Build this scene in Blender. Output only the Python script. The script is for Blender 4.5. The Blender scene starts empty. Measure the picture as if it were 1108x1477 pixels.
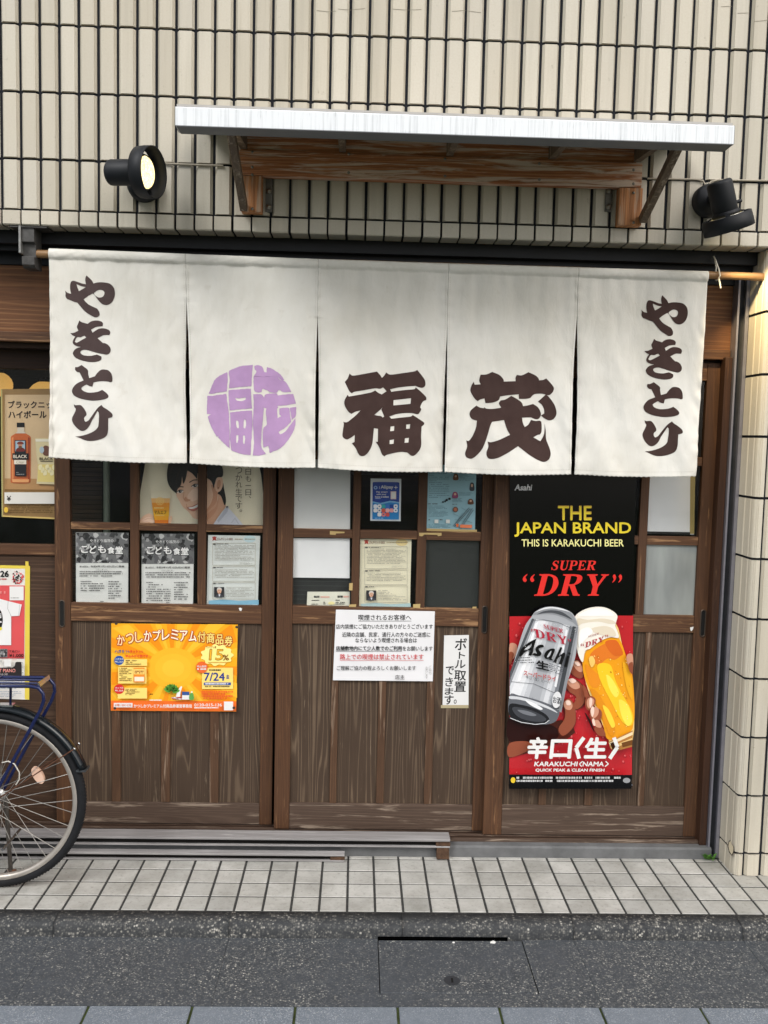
import bpy, bmesh, math, random
from mathutils import Vector, Matrix, noise
from mathutils.geometry import tessellate_polygon
random.seed(7)
S = bpy.context.scene
COL = S.collection
R_ = math.radians

# ------------------------------------------------------------------ camera
FPX = 1301.985
CAMC = Vector((0.0, -3.35728, 1.68122))
CR = Matrix(((0.999316, -0.028736, 0.023273), (0.020776, -0.084321, -0.996222), (0.03059, 0.996024, -0.083666)))
cam = bpy.data.objects.new('camera', bpy.data.cameras.new('camera'))
COL.objects.link(cam)
r0, r1, r2 = CR
cam.matrix_world = Matrix(((r0[0], -r1[0], -r2[0], CAMC[0]), (r0[1], -r1[1], -r2[1], CAMC[1]),
                           (r0[2], -r1[2], -r2[2], CAMC[2]), (0, 0, 0, 1)))
cam.data.sensor_fit = 'VERTICAL'
cam.data.sensor_height = 36.0
cam.data.sensor_width = 27.0
cam.data.lens = 36.0 * FPX / 1477.0
cam.data.clip_end = 500
cam.data.clip_start = 0.02
S.camera = cam

# ------------------------------------------------------------------ world, sun, exposure
SUN_EL, SUN_AZ = 42, -42      # overcast brightness from above the street, a little to the left
w = bpy.data.worlds.new('World'); S.world = w; w.use_nodes = True
nt = w.node_tree
bg = nt.nodes['Background']
sky = nt.nodes.new('ShaderNodeTexSky'); sky.sky_type = 'NISHITA'; sky.sun_disc = False
sky.sun_elevation = R_(SUN_EL)
sky.sun_rotation = R_(180 - SUN_AZ * -1)
sky.air_density = 1.0; sky.dust_density = 4.0; sky.ozone_density = 0.6
hs = nt.nodes.new('ShaderNodeHueSaturation'); hs.inputs['Saturation'].default_value = 0.45
nt.links.new(sky.outputs[0], hs.inputs['Color'])
nt.links.new(hs.outputs[0], bg.inputs['Color'])
bg.inputs['Strength'].default_value = 0.115
sun = bpy.data.lights.new('sun', 'SUN'); sun.energy = 1.5; sun.angle = R_(24); sun.color = (1.0, 0.985, 0.955)
so = bpy.data.objects.new('sun', sun); COL.objects.link(so)
sd = Vector((math.sin(R_(SUN_AZ)) * math.cos(R_(SUN_EL)), -math.cos(R_(SUN_AZ)) * math.cos(R_(SUN_EL)), math.sin(R_(SUN_EL))))
so.rotation_euler = (-sd).to_track_quat('-Z', 'Y').to_euler()
S.view_settings.view_transform = 'Standard'
S.view_settings.look = 'None'
S.view_settings.exposure = 0.68
S.view_settings.gamma = 1.0
S.cycles.use_denoising = True
S.cycles.max_bounces = 8
S.cycles.transparent_max_bounces = 16

# ------------------------------------------------------------------ helpers
CRT = CR.transposed()
def at(px, py, Y):
    """pixel of the 1108 x 1477 photograph -> point on the plane y = Y"""
    d = CRT @ Vector(((px - 554) / FPX, (py - 738.5) / FPX, 1))
    t = (Y - CAMC[1]) / d[1]
    return CAMC + t * d
def ground(px, py, Z=0.0):
    d = CRT @ Vector(((px - 554) / FPX, (py - 738.5) / FPX, 1))
    t = (Z - CAMC[2]) / d[2]
    return CAMC + t * d
def X(px, py, Y): return at(px, py, Y)[0]
def Zz(px, py, Y): return at(px, py, Y)[2]

def lin(h):
    h = h.lstrip('#')
    o = []
    for i in (0, 2, 4):
        c = int(h[i:i + 2], 16) / 255
        o.append(c / 12.92 if c <= 0.04045 else ((c + 0.055) / 1.055) ** 2.4)
    return (o[0], o[1], o[2], 1)

class NT:
    def __init__(s, name):
        s.m = bpy.data.materials.new(name); s.m.use_nodes = True
        s.t = s.m.node_tree; s.b = s.t.nodes['Principled BSDF']
    def n(s, typ, **kw):
        nd = s.t.nodes.new('ShaderNode' + typ)
        for k, v in kw.items():
            if k.startswith('i_'): nd.inputs[k[2:].replace('_', ' ')].default_value = v
            else: setattr(nd, k, v)
        return nd
    def l(s, a, b): s.t.links.new(a, b)
    def coord(s, sx=1, sy=1, sz=1, island=0.0):
        tc = s.n('TexCoord'); mp = s.n('Mapping'); mp.inputs['Scale'].default_value = (sx, sy, sz)
        src = tc.outputs['Object']
        if island:
            g = s.n('NewGeometry'); oi = s.n('ObjectInfo')
            ad = s.n('Math', operation='ADD'); s.l(g.outputs['Random Per Island'], ad.inputs[0]); s.l(oi.outputs['Random'], ad.inputs[1])
            sc = s.n('VectorMath', operation='SCALE'); sc.inputs[0].default_value = (island, island * .7, island * 1.3)
            s.l(ad.outputs[0], sc.inputs['Scale'])
            av = s.n('VectorMath', operation='ADD'); s.l(src, av.inputs[0]); s.l(sc.outputs[0], av.inputs[1]); src = av.outputs[0]
        s.l(src, mp.inputs['Vector'])
        return mp.outputs[0]
    def noise(s, vec, scale, detail=3, rough=.55, dist=0):
        nd = s.n('TexNoise'); nd.inputs['Scale'].default_value = scale; nd.inputs['Detail'].default_value = detail
        nd.inputs['Roughness'].default_value = rough; nd.inputs['Distortion'].default_value = dist
        s.l(vec, nd.inputs['Vector']); return nd.outputs['Fac']
    def ramp(s, fac, stops, interp='LINEAR'):
        nd = s.n('ValToRGB'); cr = nd.color_ramp; cr.interpolation = interp
        while len(cr.elements) < len(stops): cr.elements.new(0.5)
        for e, (p, c) in zip(cr.elements, stops):
            e.position = p; e.color = c if not isinstance(c, (int, float)) else (c, c, c, 1)
        s.l(fac, nd.inputs['Fac']); return nd.outputs['Color']
    def mix(s, fac, a, b, mode='MIX'):
        nd = s.n('Mix', data_type='RGBA', blend_type=mode)
        for v, i in ((fac, 0), (a, 6), (b, 7)):
            if hasattr(v, 'is_output'): s.l(v, nd.inputs[i])
            else: nd.inputs[i].default_value = v
        return nd.outputs[2]
    def math(s, op, a, b=None):
        nd = s.n('Math', operation=op)
        for v, i in ((a, 0), (b, 1)):
            if v is None: continue
            if hasattr(v, 'is_output'): s.l(v, nd.inputs[i])
            else: nd.inputs[i].default_value = v
        return nd.outputs[0]
    def bump(s, h, strength=.3, dist=.002):
        nd = s.n('Bump'); nd.inputs['Strength'].default_value = strength; nd.inputs['Distance'].default_value = dist
        s.l(h, nd.inputs['Height']); s.l(nd.outputs[0], s.b.inputs['Normal'])
    def base(s, c):
        if hasattr(c, 'is_output'): s.l(c, s.b.inputs['Base Color'])
        else: s.b.inputs['Base Color'].default_value = c
    def set(s, **kw):
        for k, v in kw.items():
            k = k.replace('_', ' ')
            if hasattr(v, 'is_output'): s.l(v, s.b.inputs[k])
            else: s.b.inputs[k].default_value = v

def wood(name, dark, mid, light, worn, axis='z', rings=26, worn_amt=.62, contrast=1.0, rough=.6, size=1.0, drift=.42):
    """weathered softwood: cathedral grain from the level lines of a stretched noise, fibres, worn patches"""
    t = NT(name)
    k = {'z': (9, 9, .5), 'x': (.5, 9, 9)}[axis]
    k = tuple(v / size for v in k)
    f = {'z': (420, 420, 9), 'x': (9, 420, 420)}[axis]
    wv = {'z': (42, 42, 2.6), 'x': (2.6, 42, 42)}[axis]
    v = t.coord(*k, island=5.0)
    big = t.noise(v, 1.0, 2.0, .45, .35)
    sx = t.n('SeparateXYZ'); t.l(v, sx.inputs[0])
    big = t.math('ADD', t.math('MULTIPLY', big, .8), t.math('MULTIPLY', sx.outputs['X' if axis == 'z' else 'Z'], drift))
    ring = t.math('SINE', t.math('MULTIPLY', big, rings * 6.2832))
    ring = t.math('ADD', t.math('MULTIPLY', ring, .5), .5)
    fade = t.ramp(t.noise(t.coord(3.4, 3.4, 3.4, island=7.0), 1, 3), [(.30, .35), (.60, 1.0)])
    vf = t.coord(*f, island=5.0)
    fib = t.noise(vf, 1.0, 2, .6)
    grain = t.math('ADD', t.math('MULTIPLY', t.math('MULTIPLY', t.math('POWER', ring, 5.0), fade), .50 * contrast), t.math('MULTIPLY', fib, .6))
    c = t.ramp(grain, [(.12, lin(dark)), (.42, lin(mid)), (.95, lin(light))])
    g_ = t.n('NewGeometry')
    c = t.mix(t.ramp(g_.outputs['Random Per Island'], [(0, .0), (1, .35)]), c, lin(dark))
    vp = t.coord(2.3, 2.3, 2.3, island=3.0)
    patch = t.noise(vp, 1.0, 4, .6)
    c = t.mix(t.ramp(patch, [(.3, .38), (.7, 0.0)]), c, lin(dark))
    vw = t.coord(*wv, island=9.0)
    wn = t.noise(vw, 1.0, 5, .68, .6)
    wf = t.ramp(t.math('ADD', wn, t.math('MULTIPLY', fib, .12)), [(worn_amt, 0.0), (worn_amt + .1, .7)])
    c = t.mix(wf, c, lin(worn))
    t.base(c)
    t.set(Roughness=t.ramp(grain, [(0, rough - .06), (1, rough + .1)]))
    t.b.inputs['Specular IOR Level'].default_value = .3
    t.bump(t.math('ADD', grain, t.math('MULTIPLY', wf, -.5)), .45, .0016)
    return t.m

def plain(name, h, rough=.5, metal=0.0, spec=.4, var=.12, vscale=6.0, bump=0.0, bscale=300):
    t = NT(name)
    c = lin(h)
    v = t.coord()
    n = t.noise(v, vscale, 5, .65)
    dk = tuple(x * (1 - var) for x in c[:3]) + (1,); lt = tuple(min(1, x * (1 + var)) for x in c[:3]) + (1,)
    t.base(t.ramp(n, [(.3, dk), (.7, lt)]))
    t.set(Roughness=rough, Metallic=metal); t.b.inputs['Specular IOR Level'].default_value = spec
    if bump: t.bump(t.noise(v, bscale, 3), bump, .001)
    return t.m

_ink = {}
def ink(h, rough=.45, spec=.3):
    k = (h, rough, spec)
    if k not in _ink:
        t = NT('print_' + h.strip('#'))
        c = lin(h)
        n = t.noise(t.coord(), 9.0, 2)
        t.base(t.ramp(n, [(.3, tuple(x * .94 for x in c[:3]) + (1,)), (.7, c)]))
        t.set(Roughness=rough); t.b.inputs['Specular IOR Level'].default_value = spec
        _ink[k] = t.m
    return _ink[k]

def emit(name, h, strength):
    t = NT(name); t.base(lin(h)); t.b.inputs['Emission Color'].default_value = lin(h); t.b.inputs['Emission Strength'].default_value = strength
    t.set(Roughness=.4)
    return t.m

class MB:
    def __init__(s): s.v = []; s.f = []; s.mi = []; s.sm = []; s.mats = []
    def M(s, mat):
        if mat not in s.mats: s.mats.append(mat)
        return s.mats.index(mat)
    def add(s, vs, fs, mat, smooth=False):
        o = len(s.v); s.v += [tuple(p) for p in vs]; mi = s.M(mat)
        for f in fs: s.f.append(tuple(i + o for i in f)); s.mi.append(mi); s.sm.append(smooth)
    def box(s, x0, x1, y0, y1, z0, z1, mat):
        if x0 > x1: x0, x1 = x1, x0
        if y0 > y1: y0, y1 = y1, y0
        if z0 > z1: z0, z1 = z1, z0
        s.add([(x0, y0, z0), (x1, y0, z0), (x1, y1, z0), (x0, y1, z0), (x0, y0, z1), (x1, y0, z1), (x1, y1, z1), (x0, y1, z1)],
              [(0, 3, 2, 1), (4, 5, 6, 7), (0, 1, 5, 4), (1, 2, 6, 5), (2, 3, 7, 6), (3, 0, 4, 7)], mat)
    def obox(s, a, b, wx, mat, up=(0, 0, 1), th=None):
        """bar of width wx, thickness th from a to b"""
        a = Vector(a); b = Vector(b); d = (b - a).normalized(); th = th or wx
        sx = d.cross(Vector(up)); sx = sx.normalized() if sx.length > 1e-4 else Vector((1, 0, 0)); sy = sx.cross(d)
        vs = []
        for p in (a, b):
            for q, r in ((-1, -1), (1, -1), (1, 1), (-1, 1)): vs.append(p + sx * q * wx / 2 + sy * r * th / 2)
        s.add(vs, [(0, 1, 2, 3), (7, 6, 5, 4), (0, 4, 5, 1), (1, 5, 6, 2), (2, 6, 7, 3), (3, 7, 4, 0)], mat)
    def extr(s, loop, vec, mat, mat_side=None, smooth=False):
        loop = [Vector(p) for p in loop]; vec = Vector(vec); n = len(loop)
        tri = tessellate_polygon([loop])
        s.add(loop, tri, mat); s.add([p + vec for p in loop], [t[::-1] for t in tri], mat)
        s.add(loop + [p + vec for p in loop], [(i, (i + 1) % n, (i + 1) % n + n, i + n) for i in range(n)], mat_side or mat, smooth)
    def tube(s, pts, r, mat, seg=10, closed=False, caps=True):
        pts = [Vector(p) for p in pts]; n = len(pts)
        rr = r if isinstance(r, (list, tuple)) else [r] * n
        vs = []; prev = None
        for i, p in enumerate(pts):
            a = pts[i - 1] if (i > 0 or closed) else p; b = pts[(i + 1) % n] if (i < n - 1 or closed) else p
            d = (b - a).normalized()
            if prev is None:
                u = d.cross(Vector((0, 0, 1)));
                if u.length < 1e-3: u = d.cross(Vector((1, 0, 0)))
                u.normalize()
            else:
                u = prev - d * prev.dot(d); u.normalize()
            prev = u; w_ = d.cross(u)
            for k in range(seg):
                t = 2 * math.pi * k / seg; vs.append(p + (u * math.cos(t) + w_ * math.sin(t)) * rr[i])
        fs = []
        for i in range(n if closed else n - 1):
            j = (i + 1) % n
            for k in range(seg): k2 = (k + 1) % seg; fs.append((i * seg + k, i * seg + k2, j * seg + k2, j * seg + k))
        s.add(vs, fs, mat, True)
        if caps and not closed:
            s.add(vs[:seg], [tuple(range(seg))[::-1]], mat); s.add(vs[-seg:], [tuple(range(seg))], mat)
    def lathe(s, prof, o, axis, mat, seg=32, smooth=True):
        o = Vector(o); ax = Vector(axis).normalized(); u = ax.cross(Vector((0, 0, 1)))
        if u.length < 1e-3: u = Vector((1, 0, 0))
        u.normalize(); w_ = ax.cross(u); vs = []
        for r, h in prof:
            for k in range(seg):
                t = 2 * math.pi * k / seg; vs.append(o + ax * h + (u * math.cos(t) + w_ * math.sin(t)) * r)
        fs = []
        for i in range(len(prof) - 1):
            for k in range(seg): k2 = (k + 1) % seg; fs.append((i * seg + k, i * seg + k2, (i + 1) * seg + k2, (i + 1) * seg + k))
        s.add(vs, fs, mat, smooth)
    def build(s, name, parent=None, bevel=0, kind=None, solid=0, fix=False):
        me = bpy.data.meshes.new(name)
        vs = s.v
        if parent is None:
            xs = [p[0] for p in vs]; ys = [p[1] for p in vs]; zs = [p[2] for p in vs]
            org = Vector(((min(xs) + max(xs)) / 2, (min(ys) + max(ys)) / 2, min(zs)))
        else:
            org = WORG.get(parent, Vector((0, 0, 0)))
        me.from_pydata([(p[0] - org[0], p[1] - org[1], p[2] - org[2]) for p in vs], [], s.f)
        for m in s.mats: me.materials.append(m)
        me.polygons.foreach_set('material_index', s.mi); me.polygons.foreach_set('use_smooth', s.sm)
        me.validate(); me.update()
        if fix:
            b = bmesh.new(); b.from_mesh(me); bmesh.ops.remove_doubles(b, verts=b.verts, dist=1e-5)
            bmesh.ops.recalc_face_normals(b, faces=b.faces); b.to_mesh(me); b.free()
        o = bpy.data.objects.new(name, me); COL.objects.link(o)
        if parent is None: o.location = org
        else: o.parent = parent
        WORG[o] = org
        if bevel:
            md = o.modifiers.new('bevel', 'BEVEL'); md.width = bevel; md.segments = 2; md.limit_method = 'ANGLE'; md.harden_normals = False
        if solid:
            md = o.modifiers.new('solid', 'SOLIDIFY'); md.thickness = solid; md.offset = 1
        if kind: o['kind'] = kind
        return o
WORG = {}
def empty(name, loc):
    o = bpy.data.objects.new(name, None); COL.objects.link(o); o.location = loc; o.empty_display_size = .1
    WORG[o] = Vector(loc); return o
def tag(o, label, cat, group=None):
    o['label'] = label; o['category'] = cat
    if group: o['group'] = group
    return o

def curve(pts, sub=5, closed=True):
    """smooth closed outline; a point (x, y, 1) is a sharp corner"""
    n = len(pts); out = []
    P = [Vector((p[0], p[1])) for p in pts]; C = [len(p) > 2 for p in pts]
    for i in range(n if closed else n - 1):
        a = P[i]; b = P[(i + 1) % n]
        ma = (b - a) if C[i] else (b - P[i - 1]) * .5
        mb = (b - a) if C[(i + 1) % n] else (P[(i + 2) % n] - a) * .5
        L = (b - a).length
        for m in (ma, mb):
            if m.length > 1.3 * L: m *= 1.3 * L / m.length
        for k in range(sub):
            t = k / sub; t2 = t * t; t3 = t2 * t
            q = a * (2 * t3 - 3 * t2 + 1) + ma * (t3 - 2 * t2 + t) + b * (-2 * t3 + 3 * t2) + mb * (t3 - t2)
            out.append((q[0], q[1]))
    return out

_txt = {}
def glyphs(s, bold=0.0, res=3):
    k = (s, bold, res)
    if k not in _txt:
        cu = bpy.data.curves.new('text', 'FONT'); cu.body = s; cu.size = 1; cu.offset = bold; cu.resolution_u = res; cu.fill_mode = 'FRONT'
        ob = bpy.data.objects.new('text', cu)
        me = ob.to_mesh()
        v = [(p.co.x, p.co.y) for p in me.vertices]; f = [tuple(p.vertices) for p in me.polygons]
        ob.to_mesh_clear(); bpy.data.objects.remove(ob); bpy.data.curves.remove(cu)
        if v:
            x0 = min(p[0] for p in v); x1 = max(p[0] for p in v); y0 = min(p[1] for p in v); y1 = max(p[1] for p in v)
            v = [((p[0] - x0) / max(x1 - x0, 1e-6), (p[1] - y0) / max(y1 - y0, 1e-6)) for p in v]
        _txt[k] = (v, f)
    return _txt[k]

class Print:
    """flat printed sheet; everything is given in photograph pixels and laid on the sheet's own plane"""
    def __init__(s, Y, ox=0, oy=0, sc=1.0): s.mb = MB(); s.Y = Y; s.o = (ox, oy); s.sc = sc; s.lay = 0
    def crop(s, ox, oy, sc): s.o = (ox, oy); s.sc = sc
    def px(s, p): return (s.o[0] + p[0] / s.sc, s.o[1] + p[1] / s.sc)
    def at(s, p, lay=None):
        q = s.px(p); return at(q[0], q[1], s.Y - (s.lay if lay is None else lay) * .00035)
    def sheet(s, quad, mat, th=.0012, edge=None):
        s.mb.extr([s.at(p, 0) for p in quad], (0, th, 0), mat, edge)
        s.lay = 1
    def poly(s, pts, mat, holes=(), step=True):
        loops = [[s.at(p) for p in pts]] + [[s.at(p) for p in h] for h in holes]
        flat = [p for l in loops for p in l]
        s.mb.add(flat, tessellate_polygon([[Vector((p[0], p[2], 0)) for p in l] for l in loops]), mat)
        if step: s.lay += 1
    def blob(s, pts, mat, sub=4, step=True): s.poly(curve(pts, sub), mat, step=step)
    def rect(s, x0, y0, x1, y1, mat, step=True): s.poly([(x0, y0), (x1, y0), (x1, y1), (x0, y1)], mat, step=step)
    def ell(s, cx, cy, rx, ry, mat, n=28, step=True, rot=0):
        c, q = math.cos(rot), math.sin(rot)
        s.poly([(cx + rx * math.cos(t) * c - ry * math.sin(t) * q, cy + rx * math.cos(t) * q + ry * math.sin(t) * c) for t in [2 * math.pi * i / n for i in range(n)]], mat, step=step)
    def line(s, pts, wd, mat, step=True):
        for a, b in zip(pts[:-1], pts[1:]):
            a = Vector(a); b = Vector(b); d = (b - a)
            if d.length < 1e-6: continue
            n = Vector((-d[1], d[0])).normalized() * wd / 2
            s.poly([a + n, b + n, b - n, a - n], mat, step=False)
        if step: s.lay += 1
    def text(s, t, x0, y0, x1, y1, mat, bold=0.0, shear=0.0, slope=0.0, res=3, step=True, arch=0.0):
        v, f = glyphs(t, 0.0, res)
        b = bold * (y1 - y0) * .75
        offs = [(0, 0)] if b <= 0 else [(0, 0)] + [(b * math.cos(k * math.pi / 4), b * math.sin(k * math.pi / 4)) for k in range(8)]
        for i, (dx, dy) in enumerate(offs):
            vs = []
            for u, q in v:
                x = x0 + b + u * (x1 - x0 - 2 * b) + shear * q * (y1 - y0); y = y1 - b + q * (y0 - y1 + 2 * b) + slope * u * (x1 - x0) - arch * 4 * u * (1 - u)
                vs.append(s.at((x + dx, y + dy), s.lay + i * .04))
            s.mb.add(vs, f, mat)
        if step: s.lay += 1
    def vtext(s, t, x0, x1, y0, y1, mat, bold=0.0, gap=.12):
        n = len(t); h = (y1 - y0) / n
        for i, c in enumerate(t):
            if c in '、。': s.text(c, x0 + (x1 - x0) * .62, y0 + h * i + h * .05, x1, y0 + h * i + h * .35, mat, bold, step=False)
            elif c in '一ー': s.text(c, x0, y0 + h * (i + .45), x1, y0 + h * (i + .55), mat, bold, step=False)
            else: s.text(c, x0, y0 + h * i + h * gap / 2, x1, y0 + h * (i + 1) - h * gap / 2, mat, bold, step=False)
        s.lay += 1
    def tiny(s, x0, y0, x1, y1, rows, mat, fill=.45, slope=0.0, ragged=.25):
        """print too small to read: broken dashes"""
        h = (y1 - y0) / rows
        for i in range(rows):
            x = x0; xe = x1 - random.random() ** 3 * ragged * 3 * (x1 - x0)
            while x < xe:
                wd = h * random.uniform(.25, .95)
                if random.random() < .9:
                    y = y0 + i * h + slope * (x - x0)
                    s.rect(x, y, min(x + wd, xe), y + h * fill, mat, step=False)
                x += wd + h * random.uniform(.08, .3)
        s.lay += 1
    def build(s, name, parent=None): return s.mb.build(name, parent)

# ------------------------------------------------------------------ materials
def tile_mat():
    t = NT('glazed_tile')
    g = t.n('NewGeometry')
    c1 = t.ramp(g.outputs['Random Per Island'], [(0, lin('#b3ad9f')), (.35, lin('#bdb7a9')), (.7, lin('#c4bfb2')), (1, lin('#b9b4a8'))])
    v = t.coord()
    n = t.noise(v, 2.2, 4, .6)
    c = t.mix(t.ramp(n, [(.35, 0), (.75, .22)]), c1, lin('#bbb096'))
    fine = t.noise(v, 160, 3)
    c = t.mix(t.ramp(fine, [(.35, .16), (.6, 0)]), c, lin('#a89c84'))
    # vertical grime
    vg = t.coord(60, 60, 2.0, island=4)
    gr = t.noise(vg, 1, 4, .7)
    c = t.mix(t.ramp(gr, [(.58, 0), (.85, .35)]), c, lin('#8c8068'))
    st = t.noise(t.coord(11, 11, .55), 1, 5, .65)
    c = t.mix(t.ramp(st, [(.52, 0), (.78, .4)]), c, lin('#8b8678'))
    sp = t.noise(t.coord(34, 34, 26), 1, 5, .75)
    c = t.mix(t.ramp(sp, [(.64, 0), (.74, .5)]), c, lin('#7b7362'))
    t.base(c); t.set(Roughness=.38); t.b.inputs['Specular IOR Level'].default_value = .4
    t.bump(t.noise(v, 90, 3), .25, .001)
    return t.m
M_TILE = tile_mat()
M_GROUT = plain('dark_grout', '#23252a', .9, spec=.1, var=.3, vscale=30)
M_BLACKMETAL = plain('black_metal', '#191b20', .55, spec=.3, var=.3)
M_DARK = plain('dark_interior', '#1c1815', .9, spec=.05, var=.3)
M_STILE = wood('stile_wood', '#3c281b', '#583b26', '#6f4d34', '#97714f', 'z', 16, .66, .45)
M_RAIL = wood('rail_wood', '#412b1d', '#60422c', '#79583e', '#a8825c', 'x', 16, .61, .45)
M_RAILLOW = wood('lower_rail_wood', '#3e3128', '#54443a', '#675648', '#998979', 'x', 16, .62, .5)
M_STILELOW = wood('lower_stile_wood', '#3e2d22', '#59412f', '#6c523e', '#93785c', 'z', 14, .60, .6)
M_PANEL = wood('panel_wood', '#382b21', '#4a3b2e', '#7a6855', '#8f7f6c', 'z', 19, .69, 1.1, .68, drift=.2, size=.8)
M_BATTEN = wood('batten_wood', '#3d2b1e', '#573e2c', '#6d533e', '#927e6c', 'z', 14, .62, .5)
M_BOARD = wood('board_wood', '#33241a', '#483426', '#66503f', '#7d6450', 'x', 15, .70, .8)
M_DARKWOOD = wood('dark_wood', '#251811', '#3a271b', '#4a3325', '#5c4331', 'x', 10, .72, .5)
M_JAMB = wood('jamb_wood', '#2c1c13', '#42291a', '#523522', '#7a5a3e', 'z', 10, .68, .5)
M_CEDAR = wood('cedar_board', '#80492a', '#c9865a', '#dca67c', '#e3d3c2', 'x', 12, .55, .7, .6)
M_CEDARV = wood('cedar_post', '#704628', '#cb8b5a', '#dfaa78', '#b7a591', 'z', 12, .63, .5, .6)
M_OLDWOOD = wood('grey_strut_wood', '#4a3d31', '#6b5c4c', '#8a7b69', '#a09280', 'z', 9, .6, .6)
M_ALU = plain('brushed_aluminium', '#9a9aa6', .42, .75, .5, .12, 14, .1, 120)
M_ALUD = plain('dull_metal_channel', '#4a4c50', .5, .6, .4, .2, 10)
M_BRASS = plain('dark_pull', '#23211f', .4, .6, .4, .2)

def glass_mat(name, tint, refl):
    t = NT(name); nt_ = t.t
    out = nt_.nodes['Material Output']
    tr = t.n('BsdfTransparent'); tr.inputs['Color'].default_value = tint
    gl = t.n('BsdfGlossy'); gl.inputs['Roughness'].default_value = .06; gl.inputs['Color'].default_value = (refl, refl, refl, 1)
    fr = t.n('Fresnel'); fr.inputs['IOR'].default_value = 1.42
    ms = t.n('MixShader'); gb = t.n('NewGeometry'); t.l(t.math('MULTIPLY', fr.outputs[0], t.math('SUBTRACT', 1.0, gb.outputs['Backfacing'])), ms.inputs[0]); t.l(tr.outputs[0], ms.inputs[1]); t.l(gl.outputs[0], ms.inputs[2])
    # faint dust film
    df = t.n('BsdfDiffuse'); df.inputs['Color'].default_value = lin('#7d8488')
    n = t.ramp(t.noise(t.coord(), 7, 5, .7), [(.35, .004), (.75, .02)])
    m2 = t.n('MixShader'); t.l(n, m2.inputs[0]); t.l(ms.outputs[0], m2.inputs[1]); t.l(df.outputs[0], m2.inputs[2])
    t.l(m2.outputs[0], out.inputs['Surface'])
    return t.m
M_GLASS = glass_mat('window_glass', (.985, .99, .99, 1), .75)
def frosted():
    t = NT('dusty_frosted_glass')
    v = t.coord()
    n = t.noise(t.coord(9, 9, 2.0), 1, 3)
    t.base(t.ramp(n, [(.3, lin('#6d7171')), (.7, lin('#9a9f9c'))])); t.set(Roughness=.3)
    return t.m
M_FROST = frosted()

# ------------------------------------------------------------------ ground
def ground_mats():
    t = NT('floor_tile')
    g = t.n('NewGeometry'); v = t.coord()
    c = t.ramp(g.outputs['Random Per Island'], [(0, lin('#a1a19d')), (.5, lin('#adaca7')), (1, lin('#b7b6b1'))])
    n = t.noise(v, 7, 6, .7)
    c = t.mix(t.ramp(n, [(.38, 0), (.7, .6)]), c, lin('#74726a'))
    n2 = t.noise(v, 60, 4, .7)
    c = t.mix(t.ramp(n2, [(.54, 0), (.72, .5)]), c, lin('#66645d'))
    t.base(c); t.set(Roughness=.55); t.bump(t.noise(v, 220, 2), .2, .0008)
    a = t.m
    def aggregate(name, cols, sc, wet, fleck):
        t = NT(name); v = t.coord()
        vo = t.n('TexVoronoi'); vo.inputs['Scale'].default_value = sc; t.l(v, vo.inputs['Vector'])
        sep = t.n('SeparateColor'); t.l(vo.outputs['Color'], sep.inputs[0])
        c = t.ramp(sep.outputs[0], [(0, lin(cols[0])), (.45, lin(cols[1])), (.8, lin(cols[2])), (.93, lin(fleck)), (1, lin('#c9c6bd'))])
        d = t.ramp(vo.outputs['Distance'], [(.25, 0), (.62, .75)])
        c = t.mix(d, c, lin(cols[0]))
        n = t.noise(v, 3.1, 6, .65)
        c = t.mix(t.ramp(n, [(.36, .8), (.66, 0)]), c, lin(wet))
        n3 = t.noise(v, 28, 4, .7)
        c = t.mix(t.ramp(n3, [(.35, .4), (.6, 0)]), c, lin(cols[0]))
        t.base(c); t.set(Roughness=t.ramp(n, [(.3, .5), (.7, .8)])); t.b.inputs['Specular IOR Level'].default_value = .25
        t.bump(vo.outputs['Distance'], -.7, .004)
        return t.m
    b = aggregate('exposed_aggregate_concrete', ('#34373b', '#54575a', '#747572'), 185, '#474b50', '#9f9e98')
    k = aggregate('kerb_concrete', ('#2a2c2f', '#4b4c4c', '#77756f'), 135, '#36383a', '#a09d95')
    sl = aggregate('grey_blue_paver', ('#5d646c', '#7c838b', '#979da4'), 300, '#70777f', '#b3b8be')
    return a, b, k, sl
M_FTILE, M_AGG, M_KERB, M_SLAB = ground_mats()
M_MOSS = plain('mossy_joint', '#3c4428', .95, spec=.05, var=.4, vscale=40)
M_JOINT = plain('floor_joint', '#3e3e3d', .95, spec=.05, var=.3, vscale=40)

# paving in front of the shop: 100 mm tiles
mb = MB()
mb.box(-5, 5, -.29, .16, -.2, -.003, M_JOINT)
for i in range(-41, 41):
    for j in range(5):
        x0 = -.9036 + .1 * i + .0038; y0 = -.2857 + .1 * j + .0038; x1 = x0 + .0924; y1 = min(y0 + .0924, .139)
        if x0 < -3 or x0 > 3.2: continue
        c = .0015; h = .0015 * random.random()
        mb.add([(x0, y0, -.004), (x1, y0, -.004), (x1, y1, -.004), (x0, y1, -.004),
                (x0 + c, y0 + c, h - .0012), (x1 - c, y0 + c, h - .0012), (x1 - c, y1 - c, h - .0012), (x0 + c, y1 - c, h - .0012)],
               [(4, 5, 6, 7), (0, 1, 5, 4), (1, 2, 6, 5), (2, 3, 7, 6), (3, 0, 4, 7)], M_FTILE)
mb.build('tiled_pavement', kind='structure')

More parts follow.
